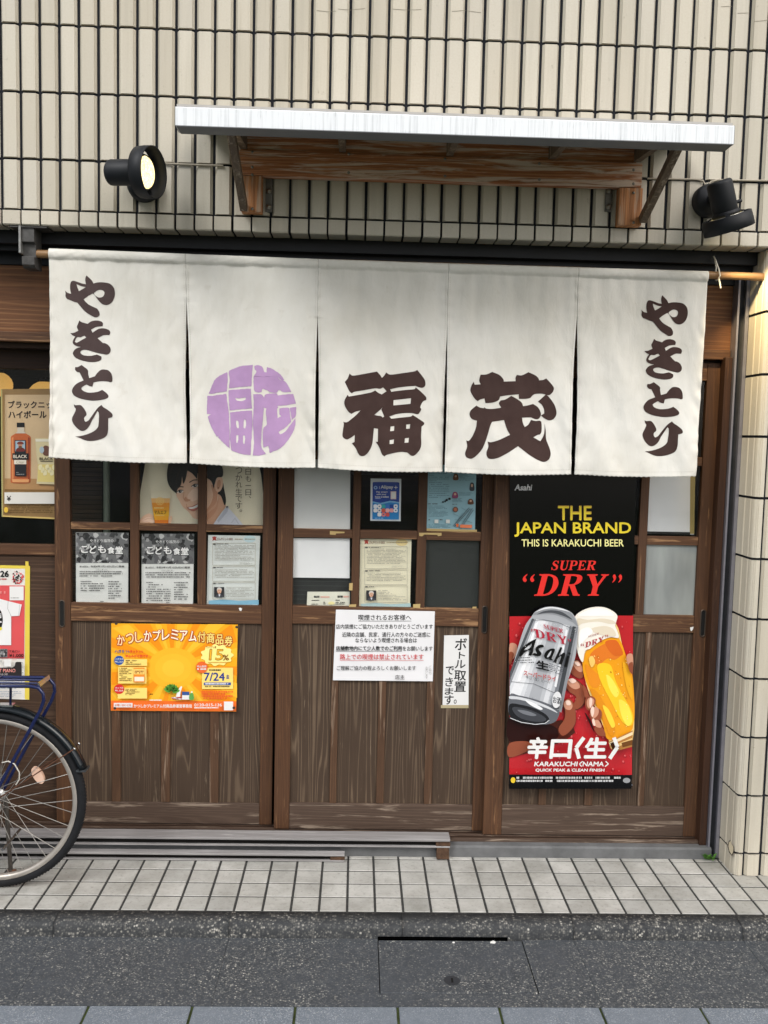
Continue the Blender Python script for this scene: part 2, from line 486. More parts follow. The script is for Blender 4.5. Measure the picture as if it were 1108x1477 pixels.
# kerb stones
mb = MB()
xs = [-3.6 + .6 * i + .19 for i in range(13)]
for xa in xs:
    prof = [(-.29, -.15), (-.29, -.002), (-.335, -.006), (-.35, -.012), (-.358, -.024), (-.362, -.04), (-.366, -.06), (-.366, -.15)]
    n = 26; L = .5988
    vs = []; fs = []
    for i in range(n + 1):
        x = xa + L * i / n
        for k, (y, z) in enumerate(prof):
            e = noise.noise((x * 9, k * .7, 3)) * .006 + noise.noise((x * 40, k, 9)) * .003
            if k in (0, 1, 7): e = 0
            vs.append((x, y - e * .8, z + e * .6))
    m = len(prof)
    for i in range(n):
        for k in range(m - 1): fs.append((i * m + k, i * m + k + 1, (i + 1) * m + k + 1, (i + 1) * m + k))
    fs.append(tuple(range(m))); fs.append(tuple(range(n * m, n * m + m))[::-1])
    mb.add(vs, fs, M_KERB, True)
mb.build('kerb', kind='structure')

# gutter blocks, a slab cover let into them
def gut(x): return -.052
LX0 = ground(545, 1350, -.055)[0]; LX1 = ground(752, 1354, -.055)[0]
LY0 = -.362; LY1 = ground(560, 1432, -.055)[1]
mb = MB()
for xa in xs:
    x0 = xa + .0004; x1 = xa + .5997
    segs = [(x0, x1)]
    if x0 < LX0 < x1: segs = [(x0, LX0 - .0015)] + ([(LX1 + .0015, x1)] if LX1 < x1 else [])
    elif x0 < LX1 < x1: segs = [(LX1 + .0015, x1)]
    for a, b in segs: mb.box(a, b, -.735, -.34, -.2, -.055 + random.uniform(-.0012, .0012), M_AGG)
for a, b in [(LX0 - .0015, LX1 + .0015)]:
    mb.box(a, b, -.735, LY1 - .003, -.2, -.0555, M_AGG)
mb.build('gutter', bevel=.0008, kind='structure')
mb = MB(); mb.box(-12, 12, -.74, -.3, -.3, -.12, M_DARK); mb.build('gutter_bed', kind='structure')
lid = MB()
hx = ground(652, 1415, -.055)
lid.box(LX0 + .001, LX1 - .002, LY1, LY0 - .011, -.11, -.0545, M_AGG)
o = lid.build('drain_cover', bevel=.003)
tag(o, 'rectangular concrete drain cover with a small lifting hole set in the gutter', 'drain cover')
h = MB(); h.lathe([(.0, .0), (.026, .0008)], (hx[0], hx[1], -.0536), (0, 0, 1), plain('worn_hole_rim', '#2a2c30', .7), 24, False)
h.obox((hx[0], hx[1] - .012, -.0524), (hx[0] + .001, hx[1] + .012, -.0524), .007, plain('hole_black', '#050505', .9), th=.0006)
h.build('lifting_hole', o)
mb = MB(); M_SLOT_SHADE = plain('slot_shade_black', '#040404', 1, spec=0); mb.box(LX0, LX0 + (LX1 - LX0) * .9, -.3685, -.3655, -.11, -.046, M_SLOT_SHADE); mb.build('painted_slot_shade', kind='structure')  # solid black strip paints the slot's shade onto the uncut kerb face

# blue grey paving blocks of the street
mb = MB()
mb.box(-20, 20, -20, -.736, -.25, -.058, M_MOSS)
sx = ground(277, 1452, -.05)[0]
px_ = ground(426, 1452, -.05)[0] - sx
for i in range(-9, 10):
    for j in range(6):
        x0 = sx + i * px_ + .004; x1 = sx + (i + 1) * px_ - .004; y1 = -.741 - j * px_; y0 = y1 - px_ + .008
        mb.box(x0, x1, y0, y1, -.1, -.0525 + random.uniform(-.001, .001), M_SLAB)
mb.build('street_paving', bevel=.003, kind='structure')
mb = MB(); mb.box(-60, 60, -60, 30, -.4, -.26, M_KERB); mb.build('ground', kind='structure')

# ------------------------------------------------------------------ the shop building
shop = empty('shop_building', (0, .3, 0))
tag(shop, 'cream tiled shop front with a dark wooden facade of three sliding doors', 'building')
WW, WH, WX, WZ = .06882, .23195, -1.22706, 3.33627
def tile(mb, xc, zc, hh, hw=.0297, y=0.0):
    j = random.uniform(-.0007, .0007); ty = random.uniform(-.0006, .0006)
    prof = [(-hw, .021), (-hw, .0115), (-hw + .0042, .0052), (-hw + .0062, .0052), (-hw + .0078, 0), (hw - .0078, 0), (hw - .0062, .0052), (hw - .0042, .0052), (hw, .0115), (hw, .021)]
    vs = []; n = len(prof)
    for sgn in (-1, 1):
        for (a, b) in prof: vs.append((xc + a + j, y + b + ty * sgn, zc + sgn * hh))
    fs = [(i, i + 1, n + i + 1, n + i) for i in range(n - 1)] + [tuple(range(n))[::-1], tuple(range(n, 2 * n))]
    mb.add(vs, fs, M_TILE)
mb = MB()
ZB = 2.408                                   # underside of the tiled wall
for k in range(-20, 60):
    xc = WX + (k + .5) * WW
    for r in range(-4, 3):
        z1 = WZ - r * WH; tile(mb, xc, z1 - WH / 2, WH / 2 - .005)
    zt = WZ - 3 * WH; zb = 2.462             # row cut short above the edge tiles
    tile(mb, xc, (zt + zb) / 2, (zt - zb) / 2 - .005)
    if xc < 1.50:                            # edge tiles turning under the beam
        j = random.uniform(-.001, .001); c = .004
        a, b = xc - .0303 + j, xc + .0303 + j
        L = [(a, -.001, 2.459), (a, -.001, ZB + c), (a, -.001 + c, ZB), (a, .09, ZB), (a, .09, 2.459)]
        mb.extr(L, (b - a, 0, 0), M_TILE)
tw = mb.build('tiled_wall', shop, fix=False)
M_CRACK = plain('hairline_crack', '#6e675a', .9)
for line in ([(457, 15), (474, 17), (485, 16)], [(488, 13), (505, 14.5), (527, 12)], [(566, 13), (590, 14.5), (608, 13.5)], [(652, 16.5), (668, 15), (694, 18)], [(1064, 19), (1082, 18.5)], [(1088, 31), (1108, 29)], [(1040, 9.5), (1056, 9)]):
    mb = MB(); P_ = [at(x, y, -.0012) for x, y in line]
    for q0, q1 in zip(P_[:-1], P_[1:]): mb.add([q0 + Vector((0, 0, .0006)), q1 + Vector((0, 0, .0006)), q1 - Vector((0, 0, .0006)), q0 - Vector((0, 0, .0006))], [(0, 1, 2, 3)], M_CRACK)
    mb.build('crack', tw)
mb = MB()
mb.box(-2.7, 3.1, .0125, .3, 2.413, 4.4, M_GROUT)
mb.box(1.5095, 3.1, .0125, .3, -.02, 2.413, M_GROUT)
mb.build('wall_core', shop)
# right pillar
mb = MB()
for r in range(4, 15):
    z1 = WZ - r * WH - .005; z0 = max(.001, WZ - (r + 1) * WH + .005)
    if r == 4: z1 = 2.405
    for j in range(0, 9):
        tile(mb, 1.542 + (j + .5) * WW, (z0 + z1) / 2, (z1 - z0) / 2)
    e = random.uniform(-.0008, .0008)
    L = [(1.5385, .021), (1.5385, .006), (1.5365, .0015), (1.526, 0), (1.5205, .0005), (1.5195, .003), (1.516, .0035), (1.5128, .0075), (1.5095, .0085), (1.5065, .0125), (1.5045, .021), (1.5043, .033),
         (1.5068, .035), (1.5068, .039), (1.5043, .041), (1.504, .078), (1.507, .083), (1.507, .09), (1.5043, .094), (1.504, .148), (1.512, .150), (1.512, .021)]
    mb.extr([(x + e, y, z0) for x, y in L], (0, 0, z1 - z0), M_TILE)
pil = mb.build('tiled_pillar', shop)
mb = MB(); M_CHIP = plain('chipped_glaze', '#1b1a19', .9); M_CHIP2 = plain('bare_clay', '#8f8672', .8)
pts = [(1049.5, 1221), (1051, 1214), (1053.5, 1211.5), (1056, 1217), (1059, 1222), (1058.5, 1230), (1056, 1235), (1052, 1230)]
mb.extr([at(x, y, -.0006) for x, y in pts], (0, .0006, 0), M_CHIP); mb.extr([at(1053.9 + (x - 1053.7) * .78, 1223 + (y - 1223.5) * .85, -.0012) for x, y in pts], (0, .0005, 0), M_CHIP2)
mb.build('chip', pil)

# concrete sill, tracks
mb = MB()
M_SILL = plain('sill_concrete', '#616263', .8, spec=.2, var=.25, vscale=9, bump=.4, bscale=90)
L = [(.14, -.05), (.14, .038), (.146, .045), (.5, .048), (.5, -.05)]
mb.extr([(-2.6, y, z) for y, z in L], (2.6 + 1.47, 0, 0), M_SILL)
mb.build('concrete_sill', shop)
mb = MB()
for y in (.185, .222, .26, .298): mb.box(-2.6, 1.452, y - .006, y + .008, .04, .058, M_RAILLOW)
mb.box(-2.6, 1.452, .194, .33, .04, .0525, M_DARKWOOD)
mb.build('door_track', shop, bevel=.001)
# right jamb and shutter guide
mb = MB()
mb.box(1.428, 1.457, .165, .34, .046, 2.02, M_JAMB)
mb.box(1.395, 1.428, .30, .34, .046, 2.02, M_JAMB)
mb.build('door_jamb', shop, bevel=.002)
mb = MB()
mb.box(1.4585, 1.4615, .150, .30, .0, 2.44, M_ALU); mb.box(1.498, 1.5035, .1495, .30, .0, 2.405, M_ALU)
mb.box(1.4615, 1.498, .185, .30, .0, 2.44, M_ALUD)
mb.box(1.4615, 1.4655, .1495, .157, .0, 2.44, M_ALU); mb.box(1.490, 1.498, .1492, .157, .0, 2.405, M_ALU)
mb.build('shutter_guide', shop)
# lintel: shutter slot, dark header, boards
mb = MB()
mb.box(-2.6, 1.50, .091, .115, 2.36, 2.414, M_BLACKMETAL)
mb.box(-2.6, 1.50, .128, .14, 2.34, 2.45, M_BLACKMETAL)
mb.box(-2.6, 1.50, .09, .30, 2.4135, 2.47, M_BLACKMETAL)
mb.box(-2.6, 1.4585, .19, .30, 2.30, 2.41, M_BLACKMETAL)
mb.build('shutter_slot', shop, bevel=.002)
zb1 = Zz(20, 478, .2); zb2 = Zz(20, 492, .19)
mb = MB()
mb.box(-2.6, 1.4580, .200, .24, zb1, 2.299, wood('lintel_wood', '#52331f', '#7d5537', '#9c7550', '#a98a68', 'x', 11, .74, 1.0))
mb.build('lintel_board', shop)
mb = MB()
mb.box(-2.6, 1.4570, .188, .32, zb2, zb1 - .0015, M_RAIL)
mb.build('lintel_rail', shop, bevel=.002)
mb = MB(); mb.box(-2.6, 1.455, .23, .36, 1.99, zb2 - .002, M_DARKWOOD); mb.build('lintel_beam', shop)

# dim room behind the glass
mb = MB()
mb.box(-2.65, 1.5, 2.4, 2.45, 0, 2.5, M_DARK); mb.box(-2.65, -2.6, .34, 2.4, 0, 2.5, M_DARK); mb.box(1.455, 1.5, .34, 2.4, 0, 2.5, M_DARK)
mb.box(-2.6, 1.455, .34, 2.4, 2.3, 2.5, M_DARK); mb.box(-2.6, 1.455, .36, 2.4, 0, .05, M_DARK)
mb.box(-2.6, 1.455, .345, 2.4, 2.0, 2.3, M_DARK)
mb.build('room', shop)
mb = MB()
for i in range(5): mb.box(-.4 + .001 * i, 1.3, 1.2, 1.5, .5 + .32 * i, .525 + .32 * i, M_JAMB)
mb.box(-.42, 1.32, 1.5, 1.52, .3, 2.0, M_DARKWOOD)
mb.build('back_shelf', shop)

# ---- sliding doors
def handle(door, px, y0, y1, Y, label=None):
    a = at(px, y0, Y); b = at(px, y1, Y); x = (a[0] + b[0]) / 2
    mb = MB(); n = 10; r = .0125; z0, z1 = b[2] + r, a[2] - r
    def ring(rr, y):
        return [(x + rr * math.cos(t), y, z1 + rr * math.sin(t)) for t in [math.pi * i / n for i in range(n + 1)]] + [(x + rr * math.cos(t), y, z0 + rr * math.sin(t)) for t in [math.pi + math.pi * i / n for i in range(n + 1)]]
    rings = [ring(r, Y - .001), ring(r - .0015, Y - .003), ring(r - .0045, Y - .003), ring(r - .0055, Y - .0005)]
    m = len(rings[0]); vs = sum(rings, []); fs = []
    for k in range(3):
        for i in range(m): fs.append((k * m + i, k * m + (i + 1) % m, (k + 1) * m + (i + 1) % m, (k + 1) * m + i))
    mb.add(vs, fs, plain('pull_rim', '#4a4038', .45, .5), True)
    mb.add([(p[0], Y - .0008, p[2]) for p in rings[3]], [tuple(range(m))], plain('pull_recess', '#0c0b0a', .6))
    return mb.build('handle', door)

def door(Y, xl0, xl1, xr0, xr1, ytop, cols, ymunt, yrail, ybott, battens, label, zbot=.060, glass=None, th=.03):
    """xl0..xl1 left stile, xr0..xr1 right stile in photo pixels at mid height; cols = muntin pixel pairs; y pixel pairs for the bars"""
    yr = 890
    fx = lambda p: X(p, yr, Y)
    xc = (xl0 + xr1) / 2
    fz = lambda p: Zz(xc, p, Y)
    a0, a1, b0, b1 = fx(xl0), fx(xl1), fx(xr0), fx(xr1)
    D = empty('sliding_door', ((a0 + b1) / 2, Y + .015, zbot)); D.parent = shop; D.location = Vector(D.location) - Vector((0, .3, 0)); D['label'] = label
    zt = 2.0; y0, y1 = Y, Y + th
    zr1, zr0 = fz(yrail[0]), fz(yrail[1]); zb1 = fz(ybott); zm1, zm0 = fz(ymunt[0]), fz(ymunt[1])
    for nm, xa, xb in (('stile', a0, a1), ('stile', b0, b1)):
        mb = MB(); mb.box(xa, xb, y0, y1, zbot, zt, M_STILE); mb.build(nm, D, bevel=.0025)
    mb = MB(); mb.box(a1 + .0004, b0 - .0004, y0 + .0015, y1, zr0, zr1, M_RAIL); mb.build('middle_rail', D, bevel=.002)
    mb = MB(); mb.box(a1 + .0004, b0 - .0004, y0 + .0015, y1, zbot + .001, zb1, M_RAILLOW); mb.build('bottom_rail', D, bevel=.002)
    mb = MB(); mb.box(a1 + .0004, b0 - .0004, y0 + .0015, y1, zt - .07, zt - .001, M_RAIL); mb.build('top_rail', D, bevel=.002)
    zt2 = zt - .07
    zz = [zr1, zm0, zm1, (zm1 * 2 + zm1 + (zm1 - zr1)) / 3]
    mb = MB()
    cx = [(fx(p), fx(q)) for p, q in cols]
    for xa, xb in cx: mb.box(xa, xb, y0 + .003, y1 - .004, zr1 + .0003, zt2 - .0003, M_STILE)
    edges = [a1] + [v for c in cx for v in c] + [b0]
    zm2 = zm1 + (zm0 - zr1)
    for k in range(0, len(edges), 2):
        xa, xb = edges[k], edges[k + 1]
        mb.box(xa + .0003, xb - .0003, y0 + .0045, y1 - .005, zm0, zm1, M_RAIL)
        mb.box(xa + .0003, xb - .0003, y0 + .0045, y1 - .005, zm2, zm2 + (zm1 - zm0), M_RAIL)
    mb.build('glazing_bars', D, bevel=.0015)
    zrows = [(zr1, zm0), (zm1, zm2), (zm2 + zm1 - zm0, zt2)]
    for k in range(0, len(edges), 2):
        for r, (za, zb) in enumerate(zrows):
            mb = MB(); mt = (glass or {}).get((k // 2, r), M_GLASS)
            mb.box(edges[k] + .0006, edges[k + 1] - .0006, y0 + .014, y0 + .017, za + .0006, zb - .0006, mt)
            p = mb.build('pane', D)
            if mt is M_FROST: p['label'] = 'dusty frosted pane'
    mb = MB()
    pe = [a1] + [v for p, q in battens for v in (X(p, 1000, Y), X(q, 1000, Y))] + [b0]
    for k in range(0, len(pe), 2): mb.box(pe[k] + .0003, pe[k + 1] - .0003, y0 + .011, y0 + .02, zb1 + .0002, zr0 - .0002, M_PANEL)
    mb.build('lower_panel', D)
    for k in range(1, len(pe) - 1, 2):
        mb = MB(); mb.box(pe[k], pe[k + 1], y0 + .0045, y0 + .021, zb1 + .0004, zr0 - .0004, M_BATTEN); mb.build('batten', D, bevel=.0015)
    return D
YL, YM, YR = .285, .248, .212
dL = door(YL, 79.5, 102, 377.5, 396, 500, [(187.5, 199.8), (284.2, 296)], (755.5, 766), (871.5, 898), 1158, [(160.6, 173.4), (232, 245.5), (303, 316)],
          'left wooden sliding door with two white notices behind its panes')
dM = door(YM, 399, 421.5, 690.5, 709.5, 500, [(506, 517), (599, 612)], (765, 777.5), (876, 902), 1160, [(478, 488), (546, 557), (616, 627)],
          'middle wooden sliding door with papers behind its panes')
dR = door(YR, 707, 734, 1002, 1027, 500, [(800, 812), (916.5, 928.5)], (772, 784.5), (886, 911), 1163, [(783, 794), (850, 862), (928, 937)],
          'right wooden sliding door behind the hanging beer banner', glass={(2, 0): M_FROST})
handle(dL, 89.5, 865, 905, YL); handle(dM, 699.2, 873.5, 914, YM); handle(dR, 1014, 879, 919, YR)
# strip closing the gap above the left part
# ---- fixed window and board left of the doors
YF = .318
mb = MB()
zs1 = Zz(40, 785, YF); zs0 = Zz(40, 800, YF); zt1 = Zz(20, 532, YF)
mb.box(-2.6, X(82, 900, YF), YF - .012, YF + .03, zs0, zs1, M_RAIL)
mb.box(-2.6, X(82, 900, YF), YF - .012, YF + .03, zt1, 2.02, M_DARKWOOD)
mb.box(-1.95, -1.90, YF - .011, YF + .03, zs1, zt1, M_STILE)
mb.build('window_frame', shop, bevel=.002)
mb = MB(); mb.box(-1.90, X(82, 900, YF), YF + .01, YF + .013, zs1 + .0005, zt1 - .0005, M_GLASS); mb.box(-2.6, -1.95, YF + .01, YF + .013, zs1 + .0005, zt1 - .0005, M_GLASS)
mb.build('fixed_pane', shop)
mb = MB()
zA = .05; nb = 5
for i in range(nb): mb.box(-2.6, X(84, 1000, YF), YF, YF + .02, zA + (zs0 - zA) * i / nb + .0004, zA + (zs0 - zA) * (i + 1) / nb - .0003, M_BOARD)
mb.build('wall_board', shop)

# ------------------------------------------------------------------ canopy over the door
YA = -.50
aw = empty('canopy', (.28, 0, 2.49)); tag(aw, 'small white metal canopy on brown boards with slanting wooden struts', 'canopy')
ax0 = X(253, 165, YA); ax1 = X(1059, 195, YA)
az1 = (Zz(253, 153.5, YA) + Zz(1059, 180, YA)) / 2; az0 = (Zz(253, 181, YA) + Zz(1059, 207, YA)) / 2
def canopy_metal():
    t = NT('white_sheet_metal')
    v = t.coord(150, 6, 3.0)
    n = t.noise(v, 1, 5, .7)
    v2 = t.coord(12, 12, 30); n2 = t.noise(v2, 1, 3)
    c = t.mix(t.ramp(n, [(.50, 0), (.68, .6)]), lin('#dde1e5'), lin('#a9aeb2'))
    c = t.mix(t.ramp(n2, [(.5, 0), (.8, .35)]), c, lin('#e1e4e6'))
    n3 = t.noise(t.coord(180, 6, 7), 1, 4, .7)
    c = t.mix(t.ramp(n3, [(.60, 0), (.70, .6)]), c, lin('#6d7276'))
    t.base(c); t.set(Roughness=.5); return t.m
M_CAN = canopy_metal()
M_CANU = plain('grey_sheet_underside', '#63666a', .5, .2, .4, .1)
M_PLY = plain('white_plywood', '#a9a6a2', .7, var=.12)
mb = MB()
L = [(YA, az0), (YA, az1 - .004), (YA + .004, az1), (YA + .05, az1 + .002), (YA + .05, az1 - .002), (YA + .003, az1 - .003), (YA + .003, az0 + .003), (YA + .07, az0 + .003), (YA + .07, az0 + .02), (YA + .073, az0 + .02), (YA + .073, az0)]
mb.extr([(ax0, y, z) for y, z in L], (ax1 - ax0, 0, 0), M_CAN)
mb.build('fascia', aw, fix=True)
mb = MB(); mb.box(ax0 + .003, ax1 - .003, YA + .0005, YA + .0725, az0 - .0025, az0 - .0003, M_CANU)
mb.box(ax0 - .002, ax0, YA + .001, YA + .071, az0, az1 - .001, M_CANU); mb.box(ax1, ax1 + .002, YA + .001, YA + .071, az0, az1 - .001, M_CANU)
mb.build('drip_edge', aw)
ZW = 2.765
mb = MB()
L = [(YA + .01, az1 + .003), (-.001, ZW), (-.001, ZW + .014), (YA + .01, az1 + .01)]
mb.extr([(ax0 + .002, y, z) for y, z in L], (ax1 - ax0 - .004, 0, 0), M_PLY)
mb.build('roof_sheet', aw)
bx0 = X(345, 230, -.045); bx1 = X(926, 260, -.045)
bz0 = (Zz(345, 248, -.045) + Zz(926, 274, -.045)) / 2; bz1 = (Zz(345, 213, -.045) + Zz(926, 238, -.045)) / 2
mb = MB(); mb.box(bx0, bx1, -.045, -.002, bz0, bz1, M_CEDAR); mb.build('wall_board', aw, bevel=.002)
mb = MB(); mb.box(bx0 + .004, bx1 - .02, -.036, -.002, bz1 + .001, ZW - .012, M_CEDAR); mb.build('upper_board', aw, bevel=.002)
for p0, p1, q in ((348, 378, 306), (893, 927, 325)):
    mb = MB(); mb.box(X(p0, 290, -.043), X(p1, 290, -.043), -.043, -.002, Zz((p0 + p1) / 2, q, -.043), bz0 - .001, M_CEDARV); mb.build('post', aw, bevel=.003)
M_SCREW = plain('screw_head', '#8f8a80', .35, .9)
for p, q in ((364, 219), (364, 241), (364, 252), (364, 301), (503, 222), (503, 249), (642, 229), (642, 254), (778, 236), (778, 259), (914, 265), (914, 245), (914, 278), (914, 321)):
    mb = MB(); c = at(p, q, -.0455); mb.lathe([(0, -.0028), (.003, -.0022), (.0052, 0)], c, (0, 1, 0), M_SCREW, 12); mb.build('screw', aw)
sl = (az1 + .003 - ZW) / (YA + .011)
for p in (352, 494, 648, 795, 918):
    x = X(p, 240, -.04)
    mb = MB()
    L = [(-.046, ZW + .046 * -sl * 0 - .004 - .046 * sl * 1), (YA + .08, ZW + (YA + .08) * sl - .004), (YA + .08, ZW + (YA + .08) * sl - .03), (-.046, bz1 + .002)]
    L[0] = (-.046, ZW - .046 * sl - .004)
    mb.extr([(x - .012, y, z) for y, z in L], (.024, 0, 0), M_OLDWOOD)
    mb.build('rafter', aw, bevel=.001)
for a, b, xs_ in (((352, 300), (322, 197), -1), ((927, 317), (984, 229), 1)):
    A = at(a[0], a[1], -.05); B = at(b[0], b[1], -.40); B = Vector((A[0], -.41, az0 + .03)); A = A + Vector((0, 0, 0))
    mb = MB(); mb.obox(A, B, .03, M_OLDWOOD, up=(1, 0, 0), th=.026); mb.build('strut', aw, bevel=.002)
for p in (388, 878):
    mb = MB()
    c = at(p, 285, -.004); mb.box(c[0] - .012, c[0] + .012, -.006, .012, c[2] - .05, bz0 + .01, plain('bare_steel_angle', '#6e6d69', .6, .5, var=.3, vscale=40))
    for dz in (-.034, .022): mb.lathe([(0, -.012), (.009, -.010), (.011, 0)], (c[0], -.006, c[2] + dz), (0, 1, 0), M_SCREW, 6)
    mb.build('steel_angle', aw)

# ------------------------------------------------------------------ spotlights
M_LAMP = plain('matt_black_paint', '#15181d', .55, 0, .35, .1, 20)
def spot(center, plate, axis, label, lit):
    r = empty('wall_spotlight', plate); tag(r, label, 'spotlight', 'black spotlights on the tiled wall')
    ax = Vector(axis).normalized(); c = Vector(center); pl = Vector(plate)
    mb = MB(); mb.lathe([(0, -.040), (.05, -.038), (.058, -.028), (.060, 0)], pl, (0, 1, 0), M_LAMP, 36); mb.build('wall_plate', r)
    mid = c + ax * .055
    mb = MB(); st = pl + Vector((0, -.036, 0)); n = (mid - st)
    mb.obox(st, st + n * .85, .034, M_LAMP, up=(0, 0, 1), th=.022); mb.build('arm', r, bevel=.003)
    mb = MB(); mb.lathe([(0, 0), (.036, .0), (.0425, .006), (.0435, .012), (.0435, .108), (.041, .112), (0, .112)], c, ax, M_LAMP, 36)
    mb.build('housing', r)
    mb = MB()
    mb.lathe([(.040, .104), (.046, .108), (.048, .114), (.048, .122), (.04, .125)], c, ax, M_LAMP, 36)
    mb.lathe([(.0805, .122), (.0845, .124), (.0865, .150), (.0865, .174), (.084, .175), (.0815, .172), (.0795, .150), (.0775, .124), (.0805, .122)], c, ax, M_LAMP, 48)
    u = ax.cross(Vector((0, 0, 1)));
    if u.length < .1: u = Vector((1, 0, 0))
    u.normalize(); v = ax.cross(u)
    for k in range(4):
        t = math.pi * (.25 + k / 2); d = u * math.cos(t) + v * math.sin(t)
        mb.obox(c + ax * .118 + d * .050, c + ax * .130 + d * .0825, .014, M_LAMP, up=ax, th=.006)
    hd = mb.build('hood', r)
    mb = MB(); t = (u * -.7 + Vector((0, 0, .7))).normalized()
    q = c + ax * .088 + Vector((0, 0, .0)) 
    side = Vector((0, 0, 1)) - ax * ax[2]
    if side.length < .5: side = Vector((1, 0, 0)) - ax * ax[0]
    side.normalize()
    mb.lathe([(.006, .036), (.007, .058), (.005, .063), (0, .064)], q, side, M_LAMP, 12); mb.build('thumb_screw', r)
    lm = MB()
    lm.lathe([(.058, .122), (.062, .132), (.058, .143), (.053, .145)], c, ax, plain('lens_ring', '#9b9a94', .3, .6), 36)
    lm.build('lens_ring', r)
    lm = MB()
    lm.lathe([(.054, .1405), (.050, .147), (.03, .153), (0, .155)], c, ax, lit, 36); lm.build('lamp_lens', r)
    # maker's mark and rating text on the hood
    return r, c, ax
def lens_mat():
    t = NT('lit_lens'); v = t.coord(120, 120, 120)
    n = t.noise(v, 1, 3, .7, 1.0)
    c = t.ramp(n, [(.3, lin('#f2c65a')), (.55, lin('#ffe9a8')), (.75, lin('#fff6dc'))])
    t.base((0.1, .1, .1, 1)); t.l(c, t.b.inputs['Emission Color']); t.b.inputs['Emission Strength'].default_value = 1.5
    t.set(Roughness=.15); return t.m
M_LENS = lens_mat()
c1 = at(158, 249, -.115)
ax1v = Vector((.93, -.30, -.05))
r1_, c1, a1_ = spot(c1, at(209, 268, 0), ax1v, 'black wall spotlight shining sideways left of the canopy, its yellow lens showing', M_LENS)
c2 = at(1037, 261, -.15)
r2_, c2, a2_ = spot(c2, at(1021, 291, 0), (.33, .16, -.92), 'black wall spotlight right of the canopy, turned down toward the tiled pillar', M_LENS)
for c, a, e, par in ((c1, a1_, 1.2, r1_), (c2, a2_, 22.0, r2_)):
    l = bpy.data.lights.new('lamp_bulb', 'SPOT'); l.energy = e; l.color = (1, .76, .40); l.spot_size = R_(70); l.spot_blend = .5; l.shadow_soft_size = .03
    o = bpy.data.objects.new('lamp_bulb', l); COL.objects.link(o)
    o.location = c + a * .16; o.rotation_euler = (a + Vector((.22, .12, 0)) * (a[2] < -.5)).to_track_quat('-Z', 'Y').to_euler()
M_MARK = ink('#b9bcc0', .5)
def hoodmark(c, ax, ang0, par):
    u = ax.cross(Vector((0, 0, 1))).normalized(); v = ax.cross(u); mb = MB()
    def P(h, t, r=.0869): return c + ax * h + (u * math.cos(t) + v * math.sin(t)) * r
    def q(h0, h1, t0, t1): mb.add([P(h0, t0), P(h1, t0), P(h1, t1), P(h0, t1)], [(0, 1, 2, 3)], M_MARK)
    a = ang0
    q(.160, .162, a, a + .11); q(.173, .175, a, a + .11); q(.16, .175, a, a + .02); q(.16, .175, a + .09, a + .11); q(.165, .170, a + .04, a + .07)
    for k in range(3): q(.160, .174, a + .17 + k * .05, a + .185 + k * .05)
    mb.build('rating_mark', par)

# cables along the tile joint
M_CABLE = plain('grey_cable', '#9c9484', .5, var=.1)
def cable(pix, label):
    pts = [at(a, b, -.006) for a, b in pix]; mb = MB(); mb.tube(pts, .0036, M_CABLE, 8)
    tag(mb.build('cable'), label, 'cable', 'cables feeding the wall spotlights')
cable([(222, 232), (240, 236), (262, 237), (290, 238), (322, 239)], 'thin grey cable along the tile joint between left spotlight and canopy strut')
cable([(934, 257.5), (960, 258), (985, 258.5), (1006, 259), (1014, 261), (1018, 268), (1019, 278)], 'thin grey cable along the tile joint from canopy to right spotlight')
cable([(1019, 278), (1021, 268), (1026, 262), (1036, 259.5), (1060, 260), (1085, 260.5), (1125, 261)], 'thin grey cable from right spotlight toward the right edge')

# ------------------------------------------------------------------ curtain rod, bracket, tie
YROD = .045
ra = at(48, 366, YROD); rb = at(1072, 398.5, YROD); rb[0] = 1.5035
mb = MB(); n = 24
mb.tube([ra + (rb - ra) * i / n for i in range(n + 1)], [.0145 + .0006 * math.sin(i * 1.9) for i in range(n + 1)], wood('bamboo', '#7d6044', '#977650', '#ab8a63', '#bda27e', 'x', 6, .7, .4, .4), 16)
tag(mb.build('curtain_rod'), 'round brown wooden rod carrying the white shop curtain', 'curtain rod')
mb = MB(); M_BRK = plain('worn_bracket', '#4b4a49', .6, .3, var=.35, vscale=50); M_BRK2 = plain('bright_bracket_edge', '#8d8d8b', .45, .6, var=.25, vscale=60)
bx = ra[0] - .012
ztb = 2.407
mb.box(bx - .026, bx - .018, -.004 + .008, .10, ra[2] - .006, ztb, M_BRK2)
mb.extr([(bx - .017, .012, ztb), (bx - .017, .012, ra[2] + .036), (bx - .017, .03, ra[2] + .03), (bx - .017, .03, ra[2] - .016), (bx - .017, .012, ra[2] - .016), (bx - .017, .014, ra[2] - .045), (bx - .017, .03, ra[2] - .056), (bx - .017, .09, ra[2] - .056), (bx - .017, .09, ztb)], (.044, 0, 0), M_BRK)
mb.box(bx - .06, bx + .075, .006, .088, ztb - .0005 - .006, ztb - .0005, M_BRK)
tag(mb.build('rod_bracket', bevel=.0015), 'worn steel bracket under the tiled wall holding the left rod end', 'bracket')
mb = MB(); tx = X(1034, 398, YROD); rz = ra[2] + (rb[2] - ra[2]) * (tx - ra[0]) / (rb[0] - ra[0])
M_TIE = plain('white_cord', '#c9c6bd', .6)
mb.tube([(tx - .004, .075, rz + .075), (tx - .005, .05, rz + .055), (tx - .001, .027, rz + .02), (tx + .004, .024, rz - .004), (tx + .001, .034, rz - .018), (tx - .001, .05, rz - .017), (tx, .062, rz), (tx + .002, .06, rz + .03), (tx - .002, .072, rz + .07)], .0028, M_TIE, 8)
mb.tube([(tx + .002, .028, rz - .016), (tx + .004, .024, rz - .03), (tx + .009, .025, rz - .05)], .003, M_TIE, 8)
